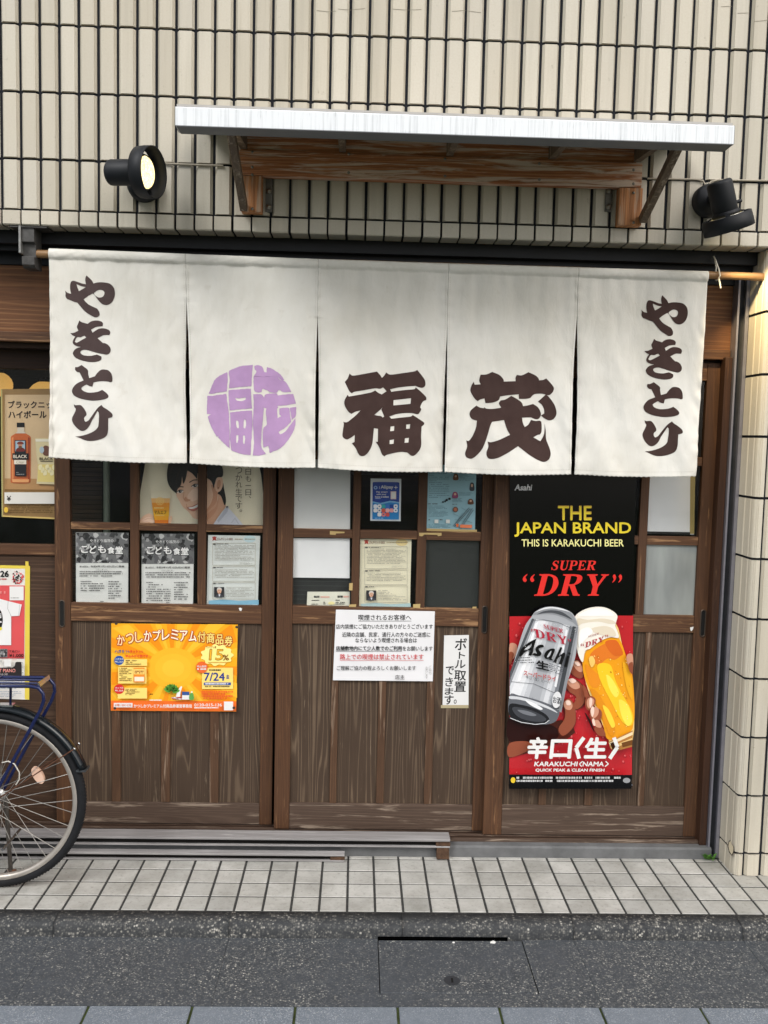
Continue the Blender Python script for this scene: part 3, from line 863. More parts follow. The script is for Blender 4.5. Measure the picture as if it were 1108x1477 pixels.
tag(mb.build('cord_tie'), 'short white cord tied round the right end of the curtain rod', 'cord')

# ------------------------------------------------------------------ the white shop curtain (five hanging panels)
def cloth():
    t = NT('white_canvas'); v = t.coord()
    n = t.noise(v, 2.6, 5, .6)
    c = t.ramp(n, [(.3, lin('#cdcac0')), (.55, lin('#dad8d1')), (.8, lin('#dfded9'))])
    n2 = t.noise(v, 13, 5, .75)
    c = t.mix(t.ramp(n2, [(.60, 0), (.76, .35)]), c, lin('#b9b2a2'))
    t.base(c); t.set(Roughness=.85); t.b.inputs['Specular IOR Level'].default_value = .15
    t.b.inputs['Subsurface Weight'].default_value = 0
    wv = t.noise(t.coord(1200, 1200, 1200), 1, 1)
    wr = t.noise(t.coord(22, 22, 9), 1, 4, .6, .5)
    t.bump(t.math('ADD', t.math('MULTIPLY', wv, .06), wr), .6, .005)
    return t.m
M_CLOTH = cloth()
def dye(h):
    t = NT('dye_' + h.strip('#')); v = t.coord()
    n = t.noise(v, 18, 4, .6)
    t.base(t.ramp(n, [(.3, lin(h)), (.75, tuple(min(1, x * 1.18 + .004) for x in lin(h)[:3]) + (1,))]))
    t.set(Roughness=.9); t.b.inputs['Specular IOR Level'].default_value = .12
    wr = t.noise(t.coord(22, 22, 9), 1, 4, .6, .5); t.bump(wr, .3, .004)
    return t.m
M_DYE1 = dye('#483c3b'); M_DYE2 = dye('#3f302d'); M_DYE3 = dye('#a586ad')
YN = .030
TOP = [(70.5, 358), (268, 366.5), (459, 374), (647, 380.5), (834, 386), (1022, 391)]
BOTL = [(72, 660), (270.5, 668.5), (456.5, 675), (640.5, 681), (827, 684.5), (1004.5, 687)]
TW = [at(a, b, YN) for a, b in TOP]; BW = [at(a, b, YN) for a, b in BOTL]
SLIT = [None, 437, 458, 479, 458, None]; GAP = [0, .020, .015, .010, .025, 0]
def seam(i, z):
    f = (TW[i][2] - z) / (TW[i][2] - BW[i][2]); return TW[i][0] + (BW[i][0] - TW[i][0]) * f
SZ = [Zz(TOP[i][0], SLIT[i], YN) if SLIT[i] else None for i in range(6)]
def gap(i, z):
    if not SLIT[i] or z > SZ[i]: return 0
    f = min(1, (SZ[i] - z) / (SZ[i] - BW[i][2])); return GAP[i] * (math.sin(min(1, f * 1.35) * math.pi * .5) * (1 - .45 * f * f))
def ztop(x): return TW[0][2] + (TW[5][2] - TW[0][2]) * (x - TW[0][0]) / (TW[5][0] - TW[0][0])
def cloth_y(x, z):
    zt = ztop(x); d = zt - z
    if d < .037:
        q = max(-1, min(1, (d - .0185) / .0185)); y = YN + .004 - .012 * math.sqrt(max(0, 1 - q * q))
        return y + .0013 * noise.noise((x * 75 + z * 60, z * 30, 2)) + .001 * noise.noise((x * 30 - z * 90, 1, 5))
    t = min(1, (d - .037) / .73)
    y = YN + .004
    y += t ** .75 * (.03 * noise.noise((x * 2.6 + .4, z * .8, 1.7)) + .018 * noise.noise((x * 7.5 + 1.8 * z, z * 1.1, 4.2)))
    y += .010 * noise.noise((x * 12 + z * 2.5, z * 4.0, 7.7)) * (.35 + t) + .0022 * noise.noise((x * 34, z * 16, 3.1)) * (.4 + t)
    y += .0045 * noise.noise((x * 26, z * 2.2, 9.3)) * max(0, 1 - t * 2.2)
    for i in range(6):
        ds = x - seam(i, z); a = abs(ds)
        if a > .14: continue
        sg = 1 if ds > 0 else -1
        y += .0042 * noise.noise(((a - z * .55) * 38, (a + z) * 7, i * 3.3 + sg)) * math.exp(-a / .045) * (.3 + t)
        if i in (0, 5) or (SLIT[i] and z < SZ[i]):
            tt = t if i in (0, 5) else min(1, (SZ[i] - z) / .3)
            s = 1 if ds > 0 else -1
            y += tt * .011 * math.exp(-a / .03) * (1 if (i + (s > 0)) % 2 else -.5)
            y += .0016 * math.sin(z * 95 + i + 3 * noise.noise((z * 9, i, 1))) * math.exp(-a / .016) * (.4 + tt)
        else:
            y += -.0022 * math.exp(-(a / .006) ** 2) + .0016 * math.sin(z * 140 + i * 2) * math.exp(-a / .015)
    return y
cur = empty('shop_curtain', (.07, YN, 1.555)); tag(cur, 'white split shop curtain with dark brown brush lettering and a purple crest', 'curtain')
panels = []
M_THREAD = plain('hem_thread', '#b8b3a6', .9)
for i in range(5):
    nu, nv = 112, 180; vs = []; fs = []
    for jv in range(nv + 1):
        fv = jv / nv
        for ju in range(nu + 1):
            u = ju / nu
            zt = TW[i][2] * (1 - u) + TW[i + 1][2] * u; zb = BW[i][2] * (1 - u) + BW[i + 1][2] * u - .006 * math.sin(math.pi * u)
            z = zt + (zb - zt) * fv
            xl = seam(i, z) + gap(i, z) * .5 + (.0004 if i else 0); xr = seam(i + 1, z) - gap(i + 1, z) * .5 - (.0004 if i < 4 else 0)
            x = xl + (xr - xl) * u
            if fv > .97: z += .0012 * math.sin(x * 350 + i) * (fv - .97) / .03
            if fv > .965: pass
            e = min(u, 1 - u)
            vs.append((x, cloth_y(x, z), z))
    m = nu + 1
    for jv in range(nv):
        for ju in range(nu): a = jv * m + ju; fs.append((a, a + 1, a + m + 1, a + m))
    mb = MB(); mb.add(vs, fs, M_CLOTH, True)
    p = mb.build('cloth_panel', cur); panels.append(p)
    md = p.modifiers.new('solid', 'SOLIDIFY'); md.thickness = .0012; md.offset = 0
    st = MB()
    def stitch(x, z, dx, dz):
        y = cloth_y(x, z) - .0015
        st.add([(x - dx, y, z - dz), (x + dx, y, z - dz), (x + dx, y, z + dz), (x - dx, y, z + dz)], [(0, 1, 2, 3)], M_THREAD)
    z = TW[i][2] - .05
    while z > BW[i][2] + .02:
        if i: stitch(seam(i, z) + gap(i, z) * .5 + .008, z, .0006, .0022)
        if i < 4: stitch(seam(i + 1, z) - gap(i + 1, z) * .5 - .008, z, .0006, .0022)
        z -= .0085
    x = seam(i, 1.6) + .012
    while x < seam(i + 1, 1.6) - .01:
        f = (x - seam(i, 1.6)) / (seam(i + 1, 1.6) - seam(i, 1.6)); zb = BW[i][2] * (1 - f) + BW[i + 1][2] * f - .006 * math.sin(math.pi * f)
        stitch(x, zb + .019, .0022, .0006); stitch(x, ztop(x) - .038, .002, .0005); x += .0085
    st.build('stitching', p)

def dyed(name, pieces, mat, pan):
    """pieces: [(outline px, [holes px])] printed on the cloth: cut fine and laid on the folds"""
    bm = bmesh.new()
    for outl, holes in pieces:
        loops = [[Vector((p[0], p[2], 0)) for p in (at(a, b, YN) for a, b in l)] for l in [outl] + list(holes)]
        flat = [v for l in loops for v in l]
        bv = [bm.verts.new(v) for v in flat]
        for t in tessellate_polygon(loops):
            try: bm.faces.new([bv[k] for k in t])
            except ValueError: pass
    xs = [v.co.x for v in bm.verts]; ys = [v.co.y for v in bm.verts]
    for ax_, lo, hi in ((0, min(xs), max(xs)), (1, min(ys), max(ys))):
        q = lo + .007
        while q < hi:
            co = Vector((0, 0, 0)); co[ax_] = q; no = Vector((0, 0, 0)); no[ax_] = 1
            bmesh.ops.bisect_plane(bm, geom=bm.verts[:] + bm.edges[:] + bm.faces[:], plane_co=co, plane_no=no, dist=1e-6); q += .007
    for v in bm.verts: v.co = Vector((v.co.x, cloth_y(v.co.x, v.co.y) - .0017, v.co.y))
    bmesh.ops.recalc_face_normals(bm, faces=bm.faces)
    mb = MB(); bm.verts.index_update()
    mb.add([tuple(v.co) for v in bm.verts], [tuple(v.index for v in f.verts) for f in bm.faces], mat, True); bm.free()
    return mb.build(name, pan)
YA_ = [((455,82,1),(500,125),(540,165),(565,213,1),(640,195),(740,195),(830,215),(890,270),(912,340),(910,420),(880,500),(830,550),(770,567),(700,545),(640,480),(590,410),(555,378,1),(480,420),(408,475,1),(440,515),(490,560),(560,595),(630,628,1),(665,690),(660,745),(600,770),(540,745),(450,690),(380,620),(305,530,1),(240,510),(180,485),(130,465),(105,420),(108,375),(100,330,1),(140,365),(200,383,1),(185,310),(185,230),(205,180),(245,170),(310,190),(380,215),(445,228,1),(435,160),(440,110)),
       [((290,225,1),(370,258),(445,272,1),(390,310),(332,342,1),(305,280)), ((575,375),(640,325),(690,318),(735,340),(745,380),(720,430),(660,445),(610,420))]]
KI_ = [((335,820,1),(375,848),(470,875,1),(530,835),(610,820),(690,835),(722,870),(715,915,1),(660,918),(600,930),(525,970,1),(550,1020,1),(600,985),(660,955),(740,950),(815,975),(840,1015),(825,1060,1),(770,1058),(720,1065),(630,1110,1),(680,1155),(720,1188),(760,1195),(810,1225),(845,1280),(840,1340),(790,1378),(720,1370),(620,1350),(500,1315),(430,1300),(370,1310),(345,1340),(370,1375),(430,1395),(520,1400),(590,1385,1),(620,1380),(690,1410),(697,1440),(690,1461),(640,1491),(540,1503),(430,1489),(330,1461),(255,1421),(220,1370),(225,1330),(270,1280),(355,1252,1),(290,1240),(240,1215),(217,1180),(230,1130),(262,1082,1),(215,1060),(178,1025,1),(240,1020),(315,985,1),(292,925),(310,880)),
       [((250,1165,1),(290,1095),(350,1095),(395,1075),(420,1070,1),(445,1100,1),(380,1135),(290,1180))]]
TO_ = [((255,160,1),(300,160),(365,128,1),(410,160),(470,210),(478,270),(495,345,1),(590,315,1),(630,260),(690,208),(760,205),(820,225),(865,290),(873,395),(840,412,1),(800,400),(720,395),(640,400),(568,415,1),(548,485,1),(500,475),(450,448,1),(400,475),(362,510),(390,550),(470,580),(560,580),(640,568),(712,538,1),(770,580),(812,630),(800,670),(720,700),(570,715),(440,700),(330,675),(240,630),(203,570),(215,510),(280,435),(400,382,1),(370,325),(330,250,1),(285,240),(252,205)), []]
RI_ = [((232,772,1),(260,788),(340,785),(385,820),(430,885),(445,945),(405,990),(410,1040),(430,1062,1),(480,1035),(530,970),(590,890),(640,830),(698,785,1),(730,820),(800,865),(870,925),(875,980),(810,1003,1),(805,1100),(800,1200),(770,1290),(690,1340),(580,1370),(470,1375),(390,1355),(310,1320),(255,1303,1),(360,1290),(480,1255),(570,1210),(630,1150),(645,1080),(655,980),(650,910),(630,885,1),(580,970),(530,1050),(490,1130),(440,1185),(380,1212),(320,1195),(250,1130),(205,1050),(205,990),(240,920),(265,855),(240,815)), []]
def tr(pieces, ox, oy, s, sub=4, fn=None):
    out = []
    for o, hs_ in pieces:
        mp = lambda l: [(ox + a / s, oy + b / s) for a, b in curve(l, sub)]
        ls = [mp(o)] + [mp(h) for h in hs_]
        if fn: ls = [[fn(p) for p in l] for l in ls]
        out.append((ls[0], ls[1:]))
    return out
yk = tr([YA_, KI_], 85, 390, 11.367) + tr([TO_, RI_], 85, 515, 11.367)
dyed('lettering', yk, M_DYE1, panels[0])
def right(p):
    x, y = p; return (926.5 + (x - 93.8) * .93 - 8.0 * (y - 397) / 239, 425.7 + (y - 397) * .971 + .02 * (x - 125))
dyed('lettering', [([right(p) for p in o], [[right(p) for p in h] for h in hs_]) for o, hs_ in yk], M_DYE2, panels[4])
FUKU = [[((153,108,1),(190,132),(330,112),(465,88,1),(500,125),(522,160,1),(550,130),(570,97,1),(620,122),(760,105),(890,85),(925,68,1),(960,110),(1010,180),(1018,240),(990,270),(950,268),(905,250,1),(800,258),(700,270),(615,290,1),(630,318,1),(760,300),(890,288),(908,268,1),(960,310),(1025,375),(1028,410,1),(990,430),(960,490),(970,520),(940,570),(915,572,1),(860,560),(780,560),(690,572),(605,600,1),(630,625,1),(740,612),(850,600),(875,582,1),(940,625),(1000,665),(1003,690),(975,715,1),(970,820),(968,940),(930,1010),(890,1045),(855,1045),(810,1010,1),(740,1003),(650,1018),(580,1035),(550,1055,1),(522,1030),(490,950),(450,888,1),(475,888,1),(477,740,1),(430,732,1),(420,830),(412,910),(385,980),(340,1035),(300,1052),(260,1035),(225,965),(180,905,1),(210,890,1),(212,810,1),(170,840),(120,860),(75,830),(78,760),(88,680),(78,660,1),(120,665),(160,640),(220,590),(280,530,1),(220,545),(175,570,1),(140,545),(100,480),(95,420),(130,352,1),(145,372,1),(300,345),(400,325),(445,303,1),(480,330),(520,348,1),(575,312,1),(535,268,1),(500,285),(440,280),(300,303),(205,318),(180,335,1),(150,310),(98,205,1),(130,165)),
   [((655,412,1),(855,390,1),(848,455,1),(652,473,1)), ((435,582,1),(505,522,1),(530,492,1),(515,522,1),(548,600,1),(530,613,1),(510,595),(470,590)), ((620,715,1),(663,708,1),(660,762,1),(615,768,1)), ((800,692,1),(845,685,1),(840,738,1),(798,740,1)), ((610,868,1),(660,860,1),(655,910,1),(608,915,1)), ((785,848,1),(832,842,1),(825,897,1),(780,900,1))]]]
dyed('lettering', tr(FUKU, 485, 525, 7.914), M_DYE2, panels[2])
MO = [[((140,195,1),(150,228,1),(215,225,1),(200,180),(215,118,1),(280,115),(343,88,1),(420,120),(465,170),(468,195,1),(600,190,1),(600,150),(615,120,1),(670,125),(745,90,1),(820,125),(855,160),(860,180,1),(905,175),(938,160,1),(980,205),(1020,260),(1010,310),(965,345),(900,328),(820,330),(785,350),(760,375),(700,385),(635,385,1),(633,335,1),(520,345),(430,358,1),(410,400),(350,425),(268,432,1),(258,380,1),(215,390),(185,410,1),(150,380),(105,300),(115,240)), []],
      [((848,415,1),(935,336,1),(970,365),(1030,450),(1055,540),(1030,600),(980,622),(930,605),(880,568,1),(918,545,1),(915,500),(890,450)), []],
      [((170,458,1),(210,480),(250,487,1),(258,478,1),(280,492),(350,495),(440,482,1),(415,435),(435,402,1),(490,390),(550,352,1),(610,385),(665,425),(682,465,1),(740,455),(795,440,1),(850,480),(882,550),(860,600),(820,608),(770,588,1),(668,592,1),(678,650),(698,695,1),(740,668),(770,615,1),(820,628),(870,625),(888,650),(888,740),(870,775),(845,780,1),(795,808,1),(875,852,1),(910,790),(922,720),(922,655,1),(935,740),(940,830),(975,920),(990,990),(970,1050),(920,1078),(870,1068),(760,1010),(622,905,1),(500,985),(400,1035),(320,1045),(285,1020),(280,970),(300,910),(292,855,1),(330,862),(420,835),(535,780,1),(500,715),(470,618,1),(340,638,1),(320,680),(280,820),(230,940),(160,1020),(110,1045),(60,1025),(48,980),(70,910),(60,842,1),(90,845),(130,790),(165,700),(175,625,1),(120,605),(95,560),(110,510)), []]]
dyed('lettering', tr(MO, 665, 525, 7.641), M_DYE2, panels[3])
CREST = [[((75,385,1),(130,260),(180,205),(275,155,1),(278,250),(268,365,1),(180,375),(105,390)), []],
 [((295,140,1),(420,95),(550,80,1),(540,200),(535,310,1),(430,315),(330,328),(292,330,1),(300,240),(290,170)), []],
 [((565,92,1),(610,85),(650,105),(675,160,1),(695,160,1),(700,105,1),(760,125),(840,180),(885,240,1),(860,250),(815,208,1),(845,245),(890,256),(925,300),(960,370,1),(870,370),(830,350),(800,378),(740,375),(695,350),(650,340),(640,375),(580,370),(560,340,1),(558,220),(590,150),(570,130)), []],
 [((60,410,1),(110,410),(265,390,1),(275,480),(290,580),(295,700),(300,820),(300,975,1),(230,910),(175,855,1),(180,838,1),(160,848,1),(100,740),(62,635,1),(98,606,1),(55,605,1),(52,560)), []],
 [((288,350,1),(420,340),(530,335,1),(535,450),(540,545,1),(430,555),(300,568,1),(290,450)), [((365,432),(400,440),(470,430),(465,455),(410,468),(370,455))]],
 [((305,590,1),(420,575),(540,568,1),(545,700),(535,850),(525,1045,1),(430,1035),(320,995,1),(305,880),(308,740)), [((370,680),(395,690),(398,755),(375,745)), ((455,670),(475,680),(470,755),(450,750)), ((375,835),(394,840),(385,912),(370,905)), ((445,840),(465,840),(460,922),(445,915))]],
 [((555,395,1),(640,395),(672,432,1),(690,395),(800,385),(815,408,1),(860,400),(980,392,1),(1012,495,1),(900,512),(812,520,1),(815,545),(695,545),(665,540,1),(668,560),(650,740),(640,850),(640,960),(690,1030,1),(620,1050),(548,1050,1),(560,900),(550,700),(560,520)), []],
 [((695,540,1),(808,540,1),(815,650,1),(852,630,1),(832,600),(835,545,1),(930,540),(945,600),(958,690,1),(900,750),(830,795),(842,825,1),(900,790),(1005,650,1),(1000,740),(950,850),(860,960),(760,1010),(730,1022,1),(715,945,1),(662,965,1),(655,850),(662,760),(700,715),(690,600)), []],
 [((945,540,1),(1012,530,1),(1008,625),(965,672,1)), []]]
def rough_edge(pieces):
    out = []
    for o, hs_ in pieces:
        def jig(l):
            r = []
            for k, (a, b) in enumerate(l):
                r.append((a + .45 * noise.noise((a * .28, b * .28, 3)) + .3 * noise.noise((a * .9, b * .9, 1)), b + .45 * noise.noise((a * .28, b * .28, 9)) + .3 * noise.noise((a * .9, b * .9, 5))))
            return r
        out.append((jig(o), [jig(h) for h in hs_]))
    return out
dyed('crest', rough_edge(tr(CREST, 290, 515, 7.387, 8)), M_DYE3, panels[1])

# ------------------------------------------------------------------ loose rails lying at the foot of the doors
M_RAILG = wood('weathered_rail', '#706d6c', '#9a9898', '#b1b0b1', '#c4c2c2', 'x', 10, .70, .4, .4)
M_RUST = plain('rusty_end', '#4a3526', .9, var=.5, vscale=60)
M_GAP_SHADE = plain('painted_hollow_shade', '#161514', .9, spec=.1)  # near-black colour painted in as shade for the rail channels
def loose_rail(x0, x1, ya, yb, z0, z1, label, shelf):
    mb = MB()
    t = .006
    L = [(ya, z1), (yb, z1), (yb, z0), (ya + .004, z0), (ya + .004, z0 + t), (yb - t, z0 + t), (yb - t, z1 - .013), (ya + .002, z1 - .011), (ya, z1 - .008)]
    mb.extr([(x0, y, z) for y, z in L], (x1 - x0, 0, 0), M_RAILG)
    mb.box(x0, x1 - .056, ya + .014, yb - t - .0003, z0 + t + .0003, z1 - .0113, M_GAP_SHADE)  # added dark filler, its colour standing in for shade inside the channel
    r = mb.build('loose_rail', bevel=.001); tag(r, label, 'rail', 'weathered rails lying by the doors')
    mb = MB(); mb.box(x1 - .055, x1 + .0015, ya + .006, yb - .008, z0 + t + .0004, z1 - .0136, M_RUST); mb.build('end_plug', r)
    return r
loose_rail(-2.3, X(650, 1205, .1), .108, .176, .0492, .086, 'longer grey weathered rail lying on the sill against the doors', 0)
loose_rail(-2.3, X(497, 1232, .085), .078, .1065, .0022, .036, 'shorter grey weathered rail lying on the pavement tiles in front', 0)
mb = MB(); mb.box(X(630, 1220, .12), X(648, 1220, .12), .112, .137, .001, .0485, M_RUST)
tag(mb.build('wood_block', bevel=.002), 'small dark wood block propping the end of the longer rail', 'wood block')

# weed at the foot of the pillar
mb = MB(); M_WEED = plain('weed_leaf', '#4c7a2c', .6, var=.3, vscale=60)
wc = ground(1021, 1239)
for k in range(26):
    a = random.uniform(0, 6.28); L = random.uniform(.012, .032); up = random.uniform(.006, .03); b = Vector((wc[0] + random.uniform(-.016, .02), min(.134, wc[1] + random.uniform(-.012, .006)), 0))
    tip = b + Vector((math.cos(a) * L, math.sin(a) * L * .6 - .006, up)); mid = (b + tip) / 2 + Vector((0, 0, .006)); s = Vector((-math.sin(a), math.cos(a), .2)) * .0045
    mb.add([b, mid - s, tip, mid + s], [(0, 1, 2, 3)], M_WEED)
tag(mb.build('weed'), 'tiny green weed growing at the sill corner by the pillar', 'plant')
M_LITTER = plain('white_litter', '#d8d8d4', .8)
for (p, q, r, lb) in ((711, 1360, .008, 'larger white litter scrap in the gutter beside the drain cover'), (654.5, 1360, .004, 'tiny white litter speck in the gutter above the drain cover hole'), (1087, 1353, .006, 'small white litter scrap in the gutter near the right edge')):
    c = ground(p, q, -.054); mb = MB(); pts = []
    for k in range(9):
        a = k / 9 * 6.283; rr = r * random.uniform(.55, 1.1); pts.append((c[0] + rr * math.cos(a) * 1.2, c[1] + rr * math.sin(a), -.0535))
    mb.extr(pts, (.0, .001, r * .35), M_LITTER); tag(mb.build('litter'), lb, 'litter', 'white litter scraps in the gutter')

# ------------------------------------------------------------------ paper lanterns and things seen dimly through the glass
def lantern(px, py, r, Y, label):
    c = at(px, py, Y)
    o = empty('paper_lantern', (c[0], c[1], c[2] - r * .9)); tag(o, label, 'lantern', 'lit paper lanterns inside the window')
    t = NT('lit_paper'); t.base(lin('#d9b777')); t.b.inputs['Emission Color'].default_value = lin('#f0b962'); t.b.inputs['Emission Strength'].default_value = .38
    mb = MB(); prof = []
    for i in range(41):
        a = math.pi * i / 40; rr = math.sin(a) * r * (1 - .02 * (i % 4 == 0)); prof.append((max(rr, .02), -math.cos(a) * r * .9))
    mb.lathe(prof, c, (0, 0, 1), t.m, 32); mb.build('paper_shade', o)
    for s in (-1, 1):
        mb = MB(); mb.lathe([(.026, s * r * .9 - .006), (.026, s * r * .9 + .006), (0, s * r * .9 + .006)], c, (0, 0, 1), M_BLACKMETAL, 16); mb.build('rim', o)
    mb = MB(); mb.tube([c + Vector((0, 0, r * .9)), (c[0], c[1], 2.0)], .003, M_BLACKMETAL, 6)
    mb.build('cord', o)
lantern(-3, 555, .062, .62, 'round yellow paper lantern glowing at the left edge of the left window')
lantern(66, 572, .075, .66, 'round yellow paper lantern glowing behind the glass beside the curtain')
mb = MB(); c = at(154, 720, .5); mb.tube([(c[0], .5, .1), (c[0], .5, 2.0)], .014, plain('pale_post', '#7f8a7c', .5), 12)
tag(mb.build('pale_post'), 'pale thin upright post standing behind the top left door pane', 'post')
mb = MB(); a = at(104, 760, .55); b = at(140, 680, .55)
M_BAMB = wood('bamboo_screen_wood', '#2c2018', '#4c3a2a', '#5d4936', '#6d5944', 'x', 8, .7, .5)
for i in range(60): mb.box(a[0] - .03, b[0] + .02, .55, .556, .8 + i * .02, .8 + i * .02 + .017, M_BAMB)
tag(mb.build('bamboo_screen'), 'brown slatted screen seen dimly behind the top left door pane', 'screen')

# ------------------------------------------------------------------ printed things
WHITE = ink('#dcdcda'); PAPER = ink('#d6d6d0'); CREAM = ink('#ddd6c0'); BLACK = ink('#151515'); GREY = ink('#8b8b88'); DGREY = ink('#4d4d4d'); RED = ink('#c8262b'); BLUE = ink('#1f4fa0')
BRED = ink('#b5232a', .25, .5); BBLK = ink('#060607', .16, .4); SKIN = ink('#d9b195'); SKIND = ink('#b07a5c')

# 1 smoking notice
p = Print(YM - .0006, 390, 650, 3.3576)
p.sheet([(318, 770), (797, 778), (787, 1117), (303, 1112)], ink('#dedee0', .3, .4))
p.text('喫煙されるお客様へ', 426, 794, 683, 822, BLACK, .018)
p.rect(426, 824.5, 683, 826.5, BLACK)
p.text('店内禁煙にご協力いただきありがとうございます', 318, 840, 787, 864, BLACK, .008)
p.text('近隣の店舗、民家、通行人の方々のご迷惑に', 348, 879, 775, 903, BLACK, .006)
p.text('ならないよう喫煙される場合は', 412, 907, 710, 930, BLACK, .006)
p.text('店舗敷地内にて少人数でのご利用', 318, 946, 637, 968, BLACK, .022)
p.text('をお願いします', 641, 948, 786, 970, BLACK, .006)
p.rect(318, 970, 637, 972, BLACK)
p.text('路上での喫煙は禁止されています', 337, 985, 742, 1012, RED, .006)
p.rect(337, 1015, 742, 1016.5, RED)
p.text('ご理解ご協力の程よろしくお願いします', 322, 1042, 705, 1064, BLACK, .006)
p.text('店主', 605, 1086, 650, 1108, BLACK, .006)
p.vtext('ご協力', 768, 780, 1040, 1085, GREY); p.vtext('お願いします', 752, 762, 1045, 1105, GREY)
tag(p.build('notice'), 'wide white notice with black lines and one red line about smoking', 'notice')
# 2 brush note
p = Print(YM + .0085, 390, 650, 3.3576)
p.sheet([(842, 895), (962, 893), (960, 1243), (834, 1240)], ink('#d9d9d8', .35, .3))
for ch, x0, y0, x1, y1 in (('ボ', 893, 908, 950, 966), ('ト', 912, 974, 943, 1008), ('ル', 893, 1014, 945, 1054), ('取', 889, 1064, 947, 1114), ('置', 890, 1118, 946, 1168), ('で', 848, 1044, 888, 1085), ('き', 846, 1098, 884, 1142), ('ま', 844, 1148, 886, 1182), ('す', 842, 1184, 886, 1230), ('。', 888, 1205, 902, 1226)):
    p.text(ch, x0, y0, x1, y1, BLACK, .022, .06, step=False)
p.rect(826, 1232, 960, 1247, ink('#a99d7d'))
tag(p.build('notice'), 'narrow white notice with vertical black brush writing right of the smoking notice', 'notice')

# 3 yellow coupon poster
p = Print(YL + .0022, 155, 890, 5.68)
p.sheet([(32, 52), (1068, 62), (1055, 775), (28, 768)], ink('#eda81f', .35, .35))
RAY = ink('#f2b932', .35, .35); RAY2 = ink('#ea8f16', .35, .35)
def clipq(x, y): return (min(1062, max(34, x)), min(690, max(58, y)))
cx, cy = 540, 400
for k in range(22):
    a = k * 2 * math.pi / 22 + .08; d = .07 + .03 * (k % 3)
    pts = [(cx + 40 * math.cos(a), cy + 30 * math.sin(a)), ]
    for aa in (a - d, a + d):
        dx, dy = math.cos(aa), math.sin(aa)
        s = min([v for v in ((1062 - cx) / dx if dx > 0 else (34 - cx) / dx if dx < 0 else 9e9, (688 - cy) / dy if dy > 0 else (58 - cy) / dy if dy < 0 else 9e9)])
        pts.append((cx + dx * s, cy + dy * s))
    p.poly(pts, RAY if k % 2 else RAY2, step=False)
p.lay += 1
for rx, hx in ((210, '#efb029'), (150, '#f1b62e'), (90, '#f3bd36')): p.ell(540, 420, rx, rx * .8, ink(hx, .35, .35), 48)
p.poly([(30, 684), (1057, 690), (1055.4, 773), (28.4, 766)], ink('#e8702a', .35, .35))
title = 'かつしかプレミアム付商品券'
wd = (1028 - 76) / 13.0
for lay, (mt, bo, gr) in enumerate(((ink('#a8321c', .35), .11, 8), (ink('#e9c58a', .35), .03, -2))):
    for i, ch in enumerate(title):
        u = (i + .5) / 13; y = 100 + 55 * (2 * u - 1) ** 2 + (8 if u > .5 else 0); h = 90 - 4 * abs(2 * u - 1)
        x = 76 + i * wd
        mt2 = mt if lay == 0 else (ink('#f3e6c9', .35) if 2 < i < 9 else ink('#e4cf74', .35) if i >= 9 else ink('#f6d5a0', .35))
        sm = .8 if ch in 'つレ' else 1
        p.text(ch, x - gr / 2 + 3, y - gr / 2, x + wd * 1.0 + gr / 2 - 3, y + h + gr / 2, mt2, bo, -.06 + .1 * u, step=False)
    p.lay += 1
bl = [(898 + (128 + 9 * math.cos(11 * t)) * math.cos(t), 312 + (84 + 7 * math.cos(11 * t)) * math.sin(t)) for t in [2 * math.pi * i / 110 for i in range(110)]]
p.poly(bl, ink('#f3e58a', .35))
p.text('プレミアム率', 806, 238, 892, 258, ink('#8a4a1c'), .02)
p.text('15', 830, 262, 948, 356, ink('#7e5213'), .05, .08); p.text('15', 834, 266, 944, 352, ink('#dfa52a'), .01, .08)
p.text('%', 944, 308, 996, 356, ink('#8a5a16'), .04)
p.rect(826, 368, 975, 374, ink('#d9a040'))
PALE = ink('#f3d676', .35)
p.rect(775, 415, 1030, 590, PALE); p.text('7/24', 792, 455, 962, 524, ink('#243a86'), .035); p.text('金', 972, 470, 1000, 506, ink('#243a86'), .02); p.tiny(835, 428, 970, 446, 1, ink('#5b5236'), .7)
p.rect(790, 536, 1012, 558, ink('#38519a')); p.tiny(800, 541, 1000, 555, 1, WHITE, .8); p.tiny(800, 564, 1000, 578, 1, ink('#5b5236'), .6)
p.ell(774, 412, 48, 48, ink('#e2672b')); p.text('申込期限', 736, 396, 812, 414, WHITE, .02); p.tiny(736, 420, 812, 436, 1, WHITE, .8)
p.tiny(772, 606, 1030, 676, 4, ink('#df5f2a'), .75)
p.text('ハガキ', 60, 268, 140, 294, ink('#2b4687'), .05); p.text('でも', 146, 274, 182, 292, ink('#2b4687'), .03); p.text('ネット', 184, 270, 252, 294, ink('#cf2f2a'), .05); p.text('でも', 256, 274, 294, 292, ink('#cf2f2a'), .03)
p.text('申込みが可能です', 148, 308, 335, 332, ink('#d8412c'), .045)
p.rect(92, 345, 325, 400, PALE, step=False); p.rect(88, 410, 320, 545, PALE, step=False); p.rect(85, 580, 325, 668, PALE)
p.ell(96, 355, 40, 38, ink('#23519b')); p.text('ハガキの', 64, 336, 130, 352, WHITE, .03); p.text('申し込み', 64, 358, 130, 374, WHITE, .03)
p.ell(96, 590, 42, 40, ink('#cf2f2a')); p.text('ネットの', 64, 572, 130, 588, WHITE, .03); p.text('申し込み', 64, 594, 130, 610, WHITE, .03)
p.tiny(150, 352, 315, 396, 3, ink('#7a5a28'), .5); p.tiny(98, 416, 200, 530, 8, ink('#7a5a28'), .45); p.tiny(148, 588, 265, 645, 5, ink('#7a5a28'), .45)
p.rect(215, 415, 305, 536, ink('#e58a2a')); p.rect(215, 425, 305, 470, ink('#efc66a'), step=False); p.rect(222, 490, 300, 526, ink('#e9dfc8'))
p.tiny(225, 440, 298, 466, 2, ink('#8a4a1c'), .6)
